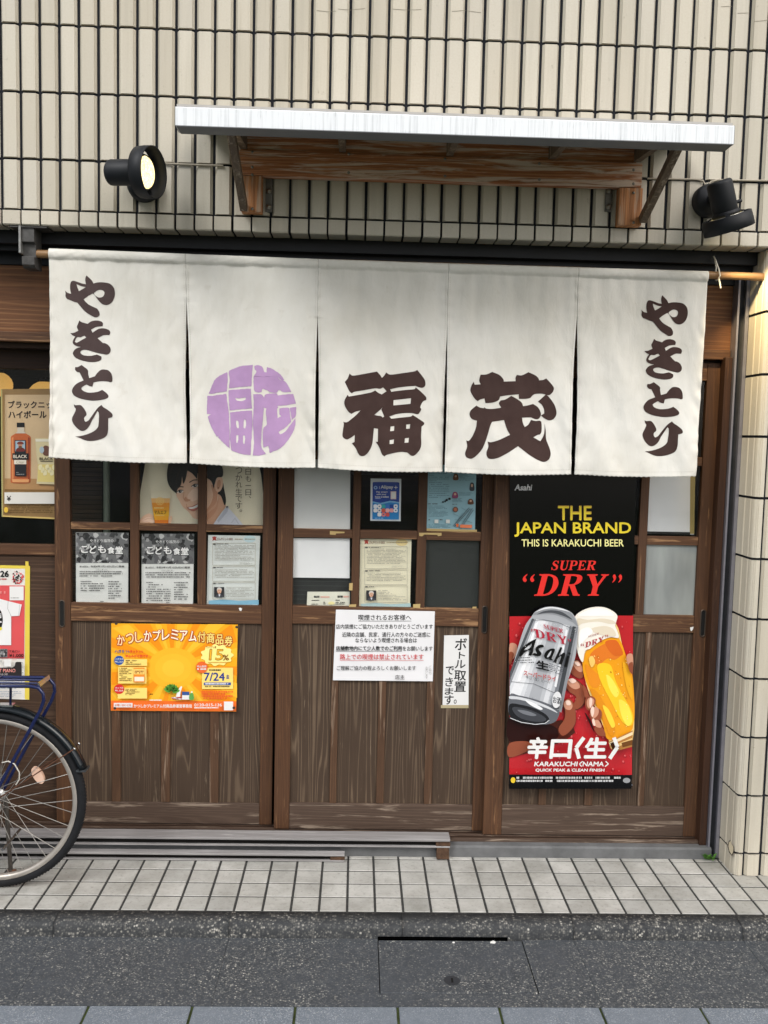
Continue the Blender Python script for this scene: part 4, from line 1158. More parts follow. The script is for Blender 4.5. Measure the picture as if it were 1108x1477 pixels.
# basket of shopping
p.blob([(560, 672), (575, 610), (600, 570), (612, 572), (600, 615), (590, 672)], ink('#e3e2dd'))
for k in range(9):
    a = -2.6 + k * .28; p.ell(525 + 42 * math.cos(a), 628 + 52 * math.sin(a), 13, 30, ink('#3f7a2e' if k % 2 else '#5a9636'), 16, step=False, rot=a + 1.57)
p.lay += 1
p.poly([(520, 655), (620, 655), (612, 676), (535, 676)], ink('#a6372e')); p.line([(525, 660), (615, 672)], 5, WHITE, False); p.line([(545, 656), (600, 676)], 5, WHITE)
p.rect(612, 630, 672, 676, WHITE); p.rect(612, 612, 672, 640, ink('#33548f')); p.blob([(672, 676), (672, 640), (684, 620), (698, 620), (708, 645), (706, 676)], ink('#5d9b48'))
p.rect(684, 608, 698, 622, ink('#e6e2d0'))
p.tiny(345, 676, 745, 688, 1, WHITE, .8); p.tiny(348, 628, 376, 640, 1, BLACK, .7)
p.rect(52, 704, 206, 740, WHITE); p.text('お問い合わせ先', 60, 712, 196, 733, ink('#d8582c'), .02)
p.text('かつしかプレミアム付商品券運営事務局', 216, 714, 692, 744, WHITE, .03); p.text('0120-015-136', 712, 708, 938, 732, WHITE, .03); p.tiny(712, 738, 935, 752, 1, WHITE, .7)
p.rect(955, 692, 1030, 764, WHITE)
for a, b in ((72, 54), (1060, 82), (62, 748), (1036, 744)): p.ell(a, b, 12, 11, ink('#3a3128', .4, .5), 14, step=False)
tag(p.build('poster'), 'yellow and orange coupon poster pinned on the left door boards', 'poster')

# 4 food notices on the left door
def pict(p, x0, y0, x1, y1, seed, cols):
    rnd = random.Random(seed)
    for k in range(90):
        cx = rnd.uniform(x0, x1); cy = rnd.uniform(y0, y1); r = rnd.uniform(.02, .07) * (x1 - x0)
        n = rnd.randint(4, 7); a0 = rnd.random() * 6
        pts = [(min(x1, max(x0, cx + r * rnd.uniform(.5, 1.3) * math.cos(a0 + 6.283 * i / n))), min(y1, max(y0, cy + r * rnd.uniform(.5, 1.5) * math.sin(a0 + 6.283 * i / n)))) for i in range(n)]
        p.poly(pts, cols[rnd.randrange(len(cols))], step=False); p.lay += .04
    p.lay += 1
G4 = [ink(c) for c in ('#3c3c3d', '#58585a', '#747475', '#8f8f8f', '#b4b4b2', '#2a2a2b')]
def kodomo(q, dx, dy, date, seed, label, ncol):
    p = Print(YL + .0185, 95, 670, 5.405); p.sheet(q, ink('#cfd0cc', .4))
    p.o = (95 + dx / 5.405, 670 + dy / 5.405)
    p.rect(80, 532, 488, 768, ink('#6a6a6b'))
    pict(p, 80, 532, 488, 766, seed, G4)
    p.text('やきとり福茂の', 188, 582, 372, 606, BLACK, .05); p.text('やきとり福茂の', 188, 582, 372, 606, WHITE, .012)
    chs = [('こ', 118, 634, 172, 690), ('ど', 186, 632, 240, 694), ('も', 250, 630, 314, 692), ('食', 324, 640, 382, 696), ('堂', 386, 638, 446, 698)]
    for ch, a, b, c, d in chs: p.text(ch, a - 4, b - 4, c + 5, d + 5, BLACK, .075, step=False)
    p.lay += 1
    for ch, a, b, c, d in chs: p.text(ch, a, b, c, d, WHITE, .045, step=False)
    p.lay += 1
    p.text('第10回は、', 108, 788, 180, 803, BLACK, .01); p.text(date, 192, 786, 456, 805, BLACK, .02)
    p.text('いたしました。', 236, 813, 328, 825, BLACK, .0)
    p.tiny(108, 832, 462, 882, 3, DGREY, .4, ragged=.1)
    p.tiny(116, 908, 200, 918, 1, DGREY, .6); p.tiny(116, 926, 306, 926 + 17.5 * ncol, ncol, DGREY, .38); p.tiny(332, 910, 440, 1056, 8, DGREY, .38)
    p.rect(268, 1065, 296, 1070, DGREY)
    tag(p.build('flyer'), label, 'flyer')
kodomo([(78, 530), (489, 532), (486, 1086), (80, 1086)], 0, 0, '令和6年1月14日(日)に開催', 3, 'grey photo topped white flyer behind the left door, leftmost lower pane', 4)
kodomo([(592, 540), (1000, 545), (992, 1092), (590, 1092)], 512, 8, '令和5年12月10日(日)に開催', 3, 'grey photo topped white flyer behind the left door, middle lower pane', 8)

# 5 summit flyers
def summit(Y, ox, oy, s, q, paper, band, x0, y0, x1, y1, label, top):
    p = Print(Y, ox, oy, s); p.sheet(q, ink(paper, .35))
    W = x1 - x0; H = y1 - y0
    u = lambda a: x0 + a * W; v = lambda b: y0 + b * H
    p.poly([(u(0), v(.94)), (u(.3), v(.925)), (u(.6), v(.945)), (u(1), v(.93)), (u(1), v(1)), (u(0), v(1))], ink(band))
    if top: p.ell(u(.82), v(.05), .12 * W, .05 * H, ink(top))
    p.text('寅', u(.07), v(.01), u(.16), v(.075), ink('#a83a30'), .04); p.text('さんサミット2023', u(.17), v(.03), u(.48), v(.07), ink('#7b5a4a'), .03); p.tiny(u(.52), v(.045), u(.95), v(.066), 1, ink('#9a8a6a'), .6)
    LB = ink('#a7a293')
    for a, b in ((.11, .43), (.45, .66), (.68, .92)):
        p.line([(u(.08), v(a)), (u(.93), v(a)), (u(.93), v(b)), (u(.08), v(b)), (u(.08), v(a))], .008 * W, LB)
        p.rect(u(.09), v(a + .005), u(.14), v(a + .022), DGREY); p.tiny(u(.16), v(a + .006), u(.4), v(a + .022), 1, DGREY, .6)
    p.tiny(u(.12), v(.14), u(.91), v(.37), 11, ink('#8d8a80'), .35, ragged=.15); p.tiny(u(.62), v(.39), u(.88), v(.42), 2, ink('#8d8a80'), .35)
    p.tiny(u(.12), v(.49), u(.91), v(.62), 6, ink('#8d8a80'), .35, ragged=.15)
    p.rect(u(.11), v(.745), u(.31), v(.89), ink('#2d2d30'))
    p.blob([(u(.14), v(.89)), (u(.15), v(.86)), (u(.19), v(.845)), (u(.23), v(.845)), (u(.28), v(.865)), (u(.29), v(.89))], ink('#3d3f45')); p.poly([(u(.195), v(.85)), (u(.235), v(.85)), (u(.215), v(.888))], ink('#c9ccd2'))
    p.ell(u(.212), v(.80), .042 * W, .042 * H, ink('#c99f86')); p.blob([(u(.165), v(.80)), (u(.17), v(.765)), (u(.21), v(.75)), (u(.255), v(.765)), (u(.26), v(.80)), (u(.245), v(.782)), (u(.21), v(.775)), (u(.18), v(.785))], ink('#bdbab4'))
    p.line([(u(.195), v(.797)), (u(.206), v(.797))], .012 * W, DGREY, False); p.line([(u(.22), v(.797)), (u(.231), v(.797))], .012 * W, DGREY, False); p.line([(u(.203), v(.822)), (u(.224), v(.822))], .01 * W, ink('#8a4a42'))
    p.tiny(u(.35), v(.745), u(.91), v(.9), 7, ink('#8d8a80'), .35)
    tag(p.build('flyer'), label, 'flyer')
summit(YL + .0185, 0, 640, 2.77, [(832, 365), (1040, 368), (1030, 646), (826, 642)], '#cfd3cf', '#7fb0c8', 834, 367, 1034, 643, 'pale summit flyer with a small portrait behind the left door, rightmost lower pane', '#b9cfd3')
summit(YM + .0185, 390, 650, 3.3576, [(436, 427), (684, 428), (676, 764), (430, 762)], '#ddd7bd', '#a9c2c4', 438, 428, 680, 762, 'cream summit flyer with a small portrait behind the middle door', '#d9c48c')

# 6 portrait poster behind the left door
p = Print(YL + .034, 195, 665, 5.83)
p.sheet([(110, -150), (85, 20), (45, 250), (27, 430), (28, 570), (1084, 580), (1080, 300), (1060, 120), (1020, -60), (980, -150)], ink('#ddd4bb', .4))
HAIR = ink('#17120f', .4); F1 = ink('#e0b79b'); F2 = ink('#c79274'); F3 = ink('#edcbb3'); LIP = ink('#ab6657')
p.blob([(600, 400, 1), (690, 340), (700, 250), (745, 300), (762, 380), (720, 440), (655, 548, 1), (590, 565, 1)], ink('#cfa083'))
p.blob([(610, 440, 1), (680, 380), (700, 300), (690, 400), (640, 470), (595, 500, 1)], F2)
p.blob([(690, 250), (735, 180), (748, 230), (765, 330), (752, 372), (725, 300), (700, 275)], HAIR)
p.blob([(345, 275), (375, 200), (430, 60), (540, 20), (640, 100), (690, 200), (695, 290), (680, 360), (610, 425), (565, 468), (522, 488), (485, 474), (452, 430), (405, 390), (372, 335)], F1)
p.blob([(640, 200), (688, 230), (692, 300), (676, 362), (610, 424), (565, 466), (600, 410), (640, 350), (655, 280)], F2)
p.blob([(440, 300), (480, 240), (520, 230), (560, 260), (540, 310), (480, 340)], F3)
p.ell(705, 195, 33, 66, F1, rot=.15); p.ell(703, 198, 16, 42, F2, rot=.15); p.ell(701, 272, 7, 7, HAIR); p.ell(699, 226, 5, 5, HAIR)
p.blob([(330, -160), (285, 0), (268, 100), (275, 180), (305, 235), (350, 276, 1), (356, 240), (385, 200), (395, 130, 1), (405, 190), (425, 150), (440, 80, 1), (480, 105), (520, 150, 1), (530, 100), (580, 130), (640, 170), (660, 235, 1), (672, 185), (690, 140), (735, 130), (738, 70), (715, 10), (690, -60), (620, -160)], HAIR)
for a, b, c, d in ((300, 100, 330, 30), (345, 190, 380, 60), (430, 90, 470, 10), (560, 90, 610, 10)): p.line([(a, b), ((a + c) / 2 - 8, (b + d) / 2), (c, d)], 3, ink('#3b2e26'), False)
p.lay += 1
p.blob([(350, 260), (374, 243), (404, 246), (400, 264), (374, 270)], ink('#e3d8cf')); p.blob([(476, 212), (500, 194), (530, 196), (526, 214), (500, 221)], ink('#e3d8cf')); p.ell(378, 256, 13, 12, ink('#1d120d'), 16, False); p.ell(503, 207, 14, 12, ink('#1d120d'), 16); p.line([(346, 262), (374, 243), (406, 246)], 6, ink('#1d120d'), False); p.line([(472, 214), (500, 193), (532, 195)], 6, ink('#1d120d'))
p.line([(352, 230), (378, 214), (408, 218)], 8, ink('#3d2a20'), False); p.line([(455, 180), (490, 160), (525, 158)], 8, ink('#3d2a20'))
p.ell(382, 252, 4, 4, WHITE, 10, False); p.ell(507, 203, 4, 4, WHITE, 10)
p.blob([(412, 322), (425, 300), (440, 318), (468, 326), (452, 338), (425, 340)], F2); p.line([(412, 260), (404, 305), (416, 330)], 5, F2, False); p.line([(430, 360), (438, 392), (455, 415)], 4, F2)
p.blob([(438, 390), (478, 380), (536, 354), (544, 370), (524, 404), (492, 422), (462, 412)], LIP); p.blob([(448, 392), (486, 385), (534, 362), (524, 386), (496, 399), (466, 402)], ink('#e6e2dc')); p.line([(430, 384), (440, 392)], 5, F2)
p.blob([(640, 560, 1), (700, 470), (765, 388, 1), (790, 400), (845, 460), (930, 560, 1)], ink('#c7c9d2')); p.poly([(765, 388), (790, 385), (775, 430), (700, 520), (690, 500)], ink('#b1b3bd')); p.poly([(762, 380), (785, 378), (772, 400)], ink('#3b3c44'))
p.line([(810, 520), (840, 480), (870, 530)], 4, ink('#a9abb6'))
G0 = [(125, 250), (297, 250), (276, 565), (172, 565)]
def gl(f): return (125 + 47 * f, 297 - 21 * f)
for f0, f1, cc in ((0, .2, '#ddd3b8'), (.2, .32, '#e2b070'), (.32, .44, '#dd8f33'), (.44, .55, '#df9a2a'), (.55, .68, '#e5ad2c'), (.68, .78, '#e4a02a'), (.78, .9, '#dc7a25'), (.9, 1, '#d2601f')):
    a, b = gl(f0); c, d = gl(f1); p.poly([(a, 250 + 315 * f0), (b, 250 + 315 * f0), (d, 250 + 315 * f1), (c, 250 + 315 * f1)], ink(cc), step=False)
p.lay += 1
for r in (34, 22, 10):
    p.poly([(208 + r * math.cos(t), 337 + r * math.sin(t)) for t in [6.283 * i / 24 for i in range(24)]], ink('#ecc777'), holes=[[(208 + (r - 5) * math.cos(t), 337 + (r - 5) * math.sin(t)) for t in [6.283 * i / 24 for i in range(24)]]], step=False)
p.lay += 1; p.tiny(160, 390, 255, 404, 1, ink('#ecd08a'), .6); p.text('マルエフ', 160, 416, 262, 446, ink('#4a2a14'), .03); p.tiny(172, 454, 248, 462, 1, ink('#ecd08a'), .6)
for pts, m in (([(30, 520), (60, 470), (110, 442), (150, 455), (150, 480), (100, 490), (60, 530)], F1), ([(60, 500), (110, 470), (155, 490), (160, 515), (110, 520)], F3), ([(40, 530), (90, 508), (140, 520), (165, 540), (150, 575), (30, 575)], F1), ([(285, 480), (305, 460), (312, 485), (295, 530), (282, 530)], F1)): p.blob(pts, m)
p.line([(70, 498), (112, 480), (150, 488)], 3, F2, False); p.line([(66, 530), (110, 520), (155, 522)], 3, F2)
BRN = ink('#4a4036'); p.vtext('今日も一日、', 928, 975, 5, 350, BRN, .0); p.vtext('おつかれ生です。', 844, 900, -10, 465, BRN, .0)
tag(p.build('poster'), 'cream beer poster of a smiling dark haired man raising a glass behind the left door', 'poster')

# 7 white papers and boards behind the middle and right doors
def sheetthing(Y, quad, hx, name, label, cat, fn=None, th=.0012, rough=.5):
    p = Print(Y); p.sheet(quad, ink(hx, rough), th)
    if fn: fn(p)
    tag(p.build(name), label, cat)
sheetthing(YM + .0185, [(422.6, 655), (505.4, 658), (505, 764.5), (422.6, 763)], '#d3d3d1', 'paper_sheet', 'blank white paper filling the upper left pane of the middle door', 'paper')
sheetthing(YM + .0185, [(422.4, 776), (504.6, 776.5), (504.4, 834), (422.2, 833)], '#dcdcdc', 'paper_sheet', 'blank white paper in the lower left pane of the middle door', 'paper')
def small(p):
    p.crop(410, 665, 6.717)
    p.text('麺類', 288, 1304, 344, 1326, BLACK, .03); p.text('飯類', 515, 1302, 570, 1326, BLACK, .03); p.rect(352, 1310, 440, 1324, ink('#d8a99a'), step=False); p.rect(575, 1306, 628, 1322, ink('#d8a99a'))
    p.tiny(266, 1346, 372, 1356, 1, BLACK, .7); p.tiny(492, 1344, 582, 1354, 1, BLACK, .7); p.tiny(266, 1382, 330, 1394, 1, BLACK, .7); p.tiny(380, 1364, 416, 1396, 2, BLACK, .5); p.tiny(498, 1366, 590, 1396, 2, BLACK, .5)
    p.blob([(425, 1375), (455, 1360), (490, 1372), (480, 1388), (440, 1390)], ink('#ddd49a')); p.tiny(266, 1404, 590, 1414, 1, BLACK, .6)
sheetthing(YM + .0185, [(443.5, 853.5), (504.6, 853.5), (504.5, 876.5), (442.5, 875)], '#d7d6c6', 'menu_card', 'small cream menu card at the bottom left pane of the middle door', 'menu', small)
sheetthing(YM + .022, [(611.5, 775), (690.5, 777), (690.5, 878), (611, 877)], '#303231', 'dark_board', 'dark blank board filling the lower right pane of the middle door', 'board', th=.006, rough=.3)
sheetthing(YM + .03, [(421, 830), (507, 832), (507, 878), (420, 876)], '#2a2b2a', 'dark_board', 'dark ribbed strip behind the menu card in the middle door', 'board', lambda p: [p.line([(421, 838 + k * 6.5), (507, 839 + k * 6.5)], .8, ink('#3c3e3d')) for k in range(6)], th=.006)
def frame(p):
    p.poly([(926, 655), (931.5, 655), (929, 770), (924, 770)], ink('#8d7d4a')); p.poly([(996.2, 655), (1003.5, 655), (1001.5, 770), (995, 770)], ink('#8d7d4a')); p.poly([(930, 766.3), (995.6, 767.5), (995.5, 771), (930, 769.8)], BLACK)
sheetthing(YR + .0185, [(926, 655), (1003, 655), (1001, 771), (924, 769)], '#c9cacb', 'paper_sheet', 'white sheet in a tan frame in the upper pane right of the beer banner', 'paper', frame)

# 8 wallet poster
p = Print(YM + .0185, 525, 680, 6.331)
p.sheet([(62, 64), (341, 68), (336, 454), (58, 450)], ink('#d3d6d8', .3))
p.blob([(80, 110), (90, 97), (310, 98), (325, 110), (322, 280, 1), (240, 270), (150, 290), (78, 275, 1)], ink('#1e3f96', .3)); p.poly([(78, 272), (150, 292), (240, 272), (322, 284), (320, 440), (77, 438)], ink('#2b86c9', .3)); p.poly([(78, 272), (150, 288), (240, 268), (322, 281), (322, 292), (240, 282), (150, 302), (78, 284)], ink('#79b3dd', .3))
p.text('Alipay', 154, 126, 268, 166, WHITE, .02); p.line([(276, 146), (308, 146)], 5, WHITE, False); p.line([(292, 130), (292, 162)], 5, WHITE, False); p.line([(142, 134), (142, 160)], 3, WHITE, False); p.ell(107, 148, 18, 16, ink('#8fb2e0'), 16); p.ell(107, 148, 9, 8, ink('#1e3f96', .3), 12)
for i, tx in enumerate(('Pay smart', 'with your', 'home e-wallets')): p.text(tx, 114 if i < 2 else 103, 180 + 21 * i, 216 if i == 0 else 206 if i == 1 else 228, 198 + 21 * i, WHITE, .03)
p.tiny(103, 244, 230, 254, 1, ink('#a9c2e6'), .6)
p.rect(244, 182, 295, 254, ink('#d9c4bd')); p.rect(251, 190, 288, 246, WHITE)
ic = ['#dfe8f0', '#e8e8e8', '#38a3a5', '#3f78c8', '#1d4c9a', '#dedede', '#e6e6e6', '#d9d9d9', '#c85a4a', '#e8b3b3', '#e2a0a0', '#dde3ea', '#e5e5e5', '#d98080', '#c9504a']
for k in range(15):
    r, c = divmod(k, 6); x = 90 + c * 37 + (37 if r == 2 else 0); y = 304 + r * 37
    p.blob([(x, y), (x + 30, y), (x + 30, y + 30), (x, y + 30)], ink(ic[k]), 3, step=False)
p.lay += 1
for k in (1, 5, 7, 11, 13): r, c = divmod(k, 6); p.rect(98 + c * 37 + (37 if r == 2 else 0), 314 + r * 37, 112 + c * 37 + (37 if r == 2 else 0), 324 + r * 37, ink('#3c5a8a'), step=False)
p.tiny(102, 424, 262, 432, 1, ink('#bcd6ee'), .6)
tag(p.build('poster'), 'small blue and white mobile payment poster in the middle door', 'poster')

# 9 light blue leaflet
p = Print(YM + .0115, 525, 680, 6.331)
p.sheet([(572, -60), (1028, -60), (1014, 538), (560, 526)], ink('#8db3be', .35))
INKB = ink('#52707c')
p.tiny(596, 0, 780, 250, 15, INKB, .3); p.tiny(586, 292, 720, 302, 1, DGREY, .8); p.tiny(592, 314, 770, 420, 9, INKB, .3); p.tiny(590, 485, 800, 520, 3, INKB, .4); p.tiny(870, 10, 1000, 90, 7, INKB, .3); p.tiny(870, 190, 1000, 225, 4, INKB, .3); p.tiny(808, 245, 900, 285, 4, INKB, .35); p.tiny(808, 296, 850, 306, 1, DGREY, .8)
for x0, y0, x1, y1, cc in ((815, 20, 862, 76, '#6b4a34'), (966, 100, 1008, 172, '#3d4148'), (808, 186, 858, 240, '#8a4468'), (950, 250, 1000, 298, '#5e3d2c')):
    p.blob([(x0, y1), (x0 + 6, y0 + 10), ((x0 + x1) / 2, y0), (x1 - 4, y0 + 12), (x1, y1)], ink(cc)); p.ell((x0 + x1) / 2, y0 + (y1 - y0) * .4, (x1 - x0) * .22, (y1 - y0) * .2, ink('#caa58c'), 14)
p.ell(836, 348, 25, 26, ink('#6a5046')); p.ell(836, 348, 15, 15, ink('#b06a50'), 14)
for a, b in (((722, 280), (756, 262)), ((742, 274), (782, 250))): p.ell(a[0], a[1], 8, 8, BLACK, 10, False); p.ell(b[0], b[1], 12, 11, ink('#23262b'), 12, False)
p.lay += 1
for l in ([(815, 500), (962, 330)], [(826, 505), (972, 340)], [(872, 520), (990, 335)], [(884, 524), (1000, 350)]): p.line(l, 5, ink('#3c4146'), False)
for l in ([(890, 330), (965, 375)], [(816, 385), (870, 410)], [(830, 440), (985, 465)], [(870, 410), (985, 470)], [(845, 470), (900, 380)], [(905, 470), (950, 400)]): p.line(l, 3, ink('#5f7a80'), False)
p.lay += 1; p.poly([(840, 478), (868, 478), (862, 508), (846, 508)], ink('#d4672f')); p.poly([(880, 485), (988, 488), (986, 518), (878, 514)], ink('#d97a52'))
p.rect(645, 440, 680, 472, PAPER, step=False); p.rect(750, 440, 785, 472, PAPER, step=False); p.tiny(590, 436, 620, 450, 1, DGREY, .7); p.tiny(692, 436, 722, 450, 1, DGREY, .7)
tag(p.build('leaflet'), 'light blue leaflet with a small street map in the middle door', 'leaflet')

# 10 bits of tape
TAPE = ink('#b59d6a', .5)
for Y, q, lb in ((YM + .003, [(476, 766), (497, 767), (497, 769), (485, 769.5), (484, 771.5), (476, 771)], 'torn tan tape scrap on the bar under the upper white paper'),
                 (YM + .002, [(504, 841), (509, 841), (508.5, 851.5), (503.5, 851.5)], 'short upright tan tape scrap beside the dark strip of the middle door'),
                 (YM + .002, [(503.5, 872), (514, 871.5), (513.5, 875.5), (503.5, 875.5)], 'ragged tan tape scrap at the bottom bar beside the menu card'),
                 (YM + .002, [(604.5, 768.5), (637, 768.5), (637, 772.5), (632, 773.5), (631, 771.5), (612, 771), (609, 773.5), (605, 773)], 'long torn tan tape strip on the bar beneath the blue leaflet'),
                 (YM + .002, [(596, 871.5), (606.5, 871), (606, 877), (596, 876.5)], 'tan tape scrap at the foot of the bar right of the cream flyer'),
                 (YM + .0105, [(682, 875), (687.5, 875), (687, 879), (681, 879)], 'tiny tan tape scrap at the corner of the dark board'),
                 (YM + .010, [(610, 762), (688, 764), (688, 767.5), (609, 765.5)], 'straight tan tape strip along the lower edge of the blue leaflet')):
    p = Print(Y); p.sheet(q, TAPE, .0006); tag(p.build('tape'), lb, 'tape', 'tan tape scraps on the middle door')
p = Print(YL - .0006); p.sheet([(344.5, 877), (347, 876.5), (349.5, 878), (348, 881.5), (345.5, 880.5)], WHITE, .0006); tag(p.build('sticker_scrap'), 'tiny white sticker scrap on the left door middle rail', 'sticker')
p = Print(YR - .0006); p.sheet([(995.5, 905), (1000.5, 904), (999.5, 908), (997.5, 910.5), (996, 909)], WHITE, .0006); tag(p.build('sticker_scrap'), 'tiny white sticker scrap on the right door rail by the pull', 'sticker')

# 11 whisky highball poster
p = Print(YF + .0165, 0, 520, 5.47)
p.sheet([(6, 226), (470, 222), (440, 1252), (14, 1232)], ink('#9c7c50', .35))
p.poly([(38, 270), (470, 270), (440, 1020), (38, 1015)], ink('#d3b68f', .35)); p.poly([(38, 930), (440, 935), (440, 1020), (38, 1015)], ink('#b88d5e', .35)); p.poly([(38, 1015), (440, 1022), (440, 1032), (38, 1026)], ink('#8a6538'))
p.text('ブラックニッカ', 64, 318, 470, 378, ink('#2b2421'), .03); p.text('ハイボール', 66, 396, 368, 456, ink('#2b2421'), .03)
AMB = ink('#c2663c', .3)
p.blob([(135, 490, 1), (193, 490, 1), (193, 526, 1), (190, 560), (205, 576), (240, 600), (243, 640), (241, 940), (232, 965), (165, 970), (92, 965), (84, 940), (86, 640), (88, 600), (120, 578), (137, 560), (135, 526, 1)], AMB)
p.rect(133, 490, 194, 527, ink('#1b1a1a')); p.poly([(137, 528), (192, 528), (190, 560), (205, 575), (125, 575), (138, 560)], ink('#cfc3b0'))
p.poly([(92, 610), (108, 602), (108, 930), (94, 935)], ink('#dd8a55')); p.poly([(222, 602), (234, 612), (232, 940), (222, 935)], ink('#93402a')); p.poly([(95, 935), (232, 938), (225, 962), (100, 960)], ink('#db9a64'))
p.rect(116, 628, 204, 740, ink('#20252b')); p.rect(122, 634, 198, 716, ink('#9fb4c0')); p.blob([(128, 716), (140, 690), (185, 690), (196, 716)], ink('#6f2d2a')); p.ell(160, 668, 16, 22, ink('#c78d72')); p.blob([(138, 660), (140, 645), (165, 638), (185, 648), (184, 660)], ink('#7a3a2f')); p.ell(160, 684, 14, 12, ink('#6d4a32'))
p.rect(98, 732, 226, 782, ink('#191a1c')); p.text('BLACK', 106, 744, 214, 770, ink('#d8cfbe'), .03); p.rect(112, 785, 208, 818, ink('#dcd3c2')); p.text('Clear', 126, 790, 190, 812, ink('#9c917e'), 0, .3); p.rect(118, 820, 208, 912, ink('#25262a')); p.tiny(130, 880, 196, 910, 2, GREY, .4)
GLS = ink('#cfc29a', .25)
p.blob([(278, 612, 1), (470, 612, 1), (462, 760), (430, 850), (440, 978, 1), (288, 972, 1), (300, 840), (290, 760)], GLS); p.poly([(300, 820), (440, 820), (440, 960), (296, 955)], ink('#d6c37c', .25)); p.poly([(280, 620), (440, 620), (440, 640), (282, 640)], ink('#dcd7c2'))
for k in range(7): p.blob([(305 + 18 * k, 830 + 22 * (k % 3)), (330 + 18 * k, 822 + 22 * (k % 3)), (334 + 18 * k, 856 + 22 * (k % 3)), (308 + 18 * k, 862 + 22 * (k % 3))], ink('#e3d9ac'), 3, step=False)
p.lay += 1; p.blob([(340, 690), (360, 670), (395, 690), (392, 745), (345, 745)], ink('#6c4a3e')); p.ell(330, 705, 18, 26, ink('#a9b9c0')); p.text('BLACK', 312, 764, 420, 786, ink('#2b2421'), .03); p.rect(318, 792, 418, 797, ink('#2b2421'))
p.rect(36, 1040, 440, 1130, ink('#d6d3cb')); p.text('¥', 54, 1068, 88, 1110, BLACK, .03)
p.ell(48, 1178, 16, 22, ink('#dcb544')); p.tiny(76, 1142, 430, 1208, 5, ink('#5b4322'), .45, ragged=.05)
p.poly([(14, 1222), (440, 1240), (440, 1252), (14, 1232)], ink('#c9ae6a')); p.poly([(6, 226), (18, 226), (24, 1228), (14, 1232)], ink('#a9a06a'))
tag(p.build('poster'), 'tan whisky highball poster in the left window', 'poster')

# 12 T-shirt poster left
p = Print(YF - .0016, 0, 790, 5.908)
p.sheet([(-520, 140), (252, 158), (246, 1295), (-520, 1270)], ink('#d9d6d0', .4))
YT = ink('#d8c24e', .45)
p.poly([(-520, 140), (252, 154), (252, 180), (-520, 168)], YT); p.poly([(214, 156), (256, 158), (250, 1296), (212, 1290)], YT); p.poly([(217, 116), (243, 118), (245, 165), (218, 165)], YT)
p.poly([(-500, 318), (212, 322), (206, 945), (-500, 940)], ink('#cf5254', .4))
p.text('1126', -60, 196, 76, 250, BLACK, .06); p.tiny(-60, 262, 60, 300, 2, ink('#b8433f'), .5)
rnd = random.Random(5)
for k in range(46):
    a = rnd.random() * 6.283; r = 26 + 26 * rnd.random(); p.ell(148 + r * math.cos(a), 254 + r * math.sin(a), rnd.uniform(4, 9), rnd.uniform(3, 7), BLACK if rnd.random() < .45 else ink('#cf3f44'), 9, False, rnd.random() * 3); p.lay += .02
for k in range(14): p.ell(148 + rnd.uniform(-14, 14), 254 + rnd.uniform(-30, 30), rnd.uniform(3, 7), rnd.uniform(4, 9), BLACK, 8, False); p.lay += .02
p.lay += 1
p.rect(82, 330, 202, 448, WHITE); p.tiny(92, 424, 194, 436, 1, GREY, .6); p.tiny(-20, 370, 50, 400, 1, ink('#dd8a86'), .7)
p.poly([(-420, 480), (-260, 440), (-200, 436), (-100, 470), (0, 436), (70, 455), (186, 484), (166, 580), (96, 584), (96, 830), (-300, 830), (-300, 584)], ink('#dedede'))
p.line([(70, 455), (66, 520), (96, 584)], 3, GREY, False); p.line([(168, 484), (160, 578)], 2, GREY)
p.ell(-30, 615, 54, 105, BLACK, 40); p.rect(-70, 560, 12, 600, ink('#d6d6d6')); p.ell(-8, 690, 26, 16, ink('#d9cf3f')); p.rect(-66, 625, 14, 640, ink('#c9c9c9')); p.text('T', -8, 566, 8, 594, BLACK, .05)
p.rect(-120, 862, 64, 935, ink('#7a7a7a')); pict(p, -120, 864, 62, 933, 8, G4)
p.text('てぬぐい', 80, 872, 168, 894, BLACK, .04); p.text('¥1,000', 80, 904, 202, 936, BLACK, .045)
p.rect(36, 955, 96, 1012, PALE if False else WHITE); p.tiny(-60, 960, 20, 980, 2, GREY, .5); p.tiny(104, 952, 205, 962, 1, ink('#d9a6a2'), .5)
p.blob([(-500, 1022, 1), (100, 1022, 1), (125, 1010), (135, 976), (184, 974, 1), (184, 1110, 1), (-500, 1110, 1)], ink('#2b2728')); p.text('STREET PIANO', -100, 1032, 132, 1062, ink('#dc8f86'), .02); p.text('10:00-16:30', -80, 1070, 66, 1086, ink('#b8b0ae'))
p.rect(188, 974, 206, 1110, PAPER, step=False); p.tiny(190, 976, 204, 1106, 12, BLACK, .4); p.tiny(-200, 1125, 205, 1280, 11, ink('#8d98a8'), .4)
tag(p.build('poster'), 'red and white T-shirt poster edged with yellow tape behind the bicycle', 'poster')

# ------------------------------------------------------------------ the hanging beer banner
p = Print(YR - .006, 690, 660, 2.65)
p.sheet([(121, -20), (606, -20), (586, 735), (118, 735)], BBLK, .0014)
p.poly([(120.5, 608), (592.5, 604), (587.5, 684), (118, 684)], BRED, step=False)
p.poly([(119.5, 608), (591.5, 604), (585.6, 684), (118.4, 684)], BRED)
p.crop(690, 660, 2.65)
p.poly([(119.6, 607), (592, 604), (587.2, 1216), (118.2, 1211)], BRED)
p.text('Asahi', 138, 102, 203, 126, ink('#cfd0d2'), .05, .18)
YEL = ink('#e9d23a', .25, .4)
p.text('THE', 304, 184, 434, 238, ink('#d9b04a', .25), .035); p.text('THE', 306, 187, 432, 240, YEL, .0)
p.text('JAPAN BRAND', 138, 247, 584, 303, YEL, .03); p.text('THIS IS KARAKUCHI BEER', 165, 312, 556, 340, ink('#e8e39a', .25), .022)
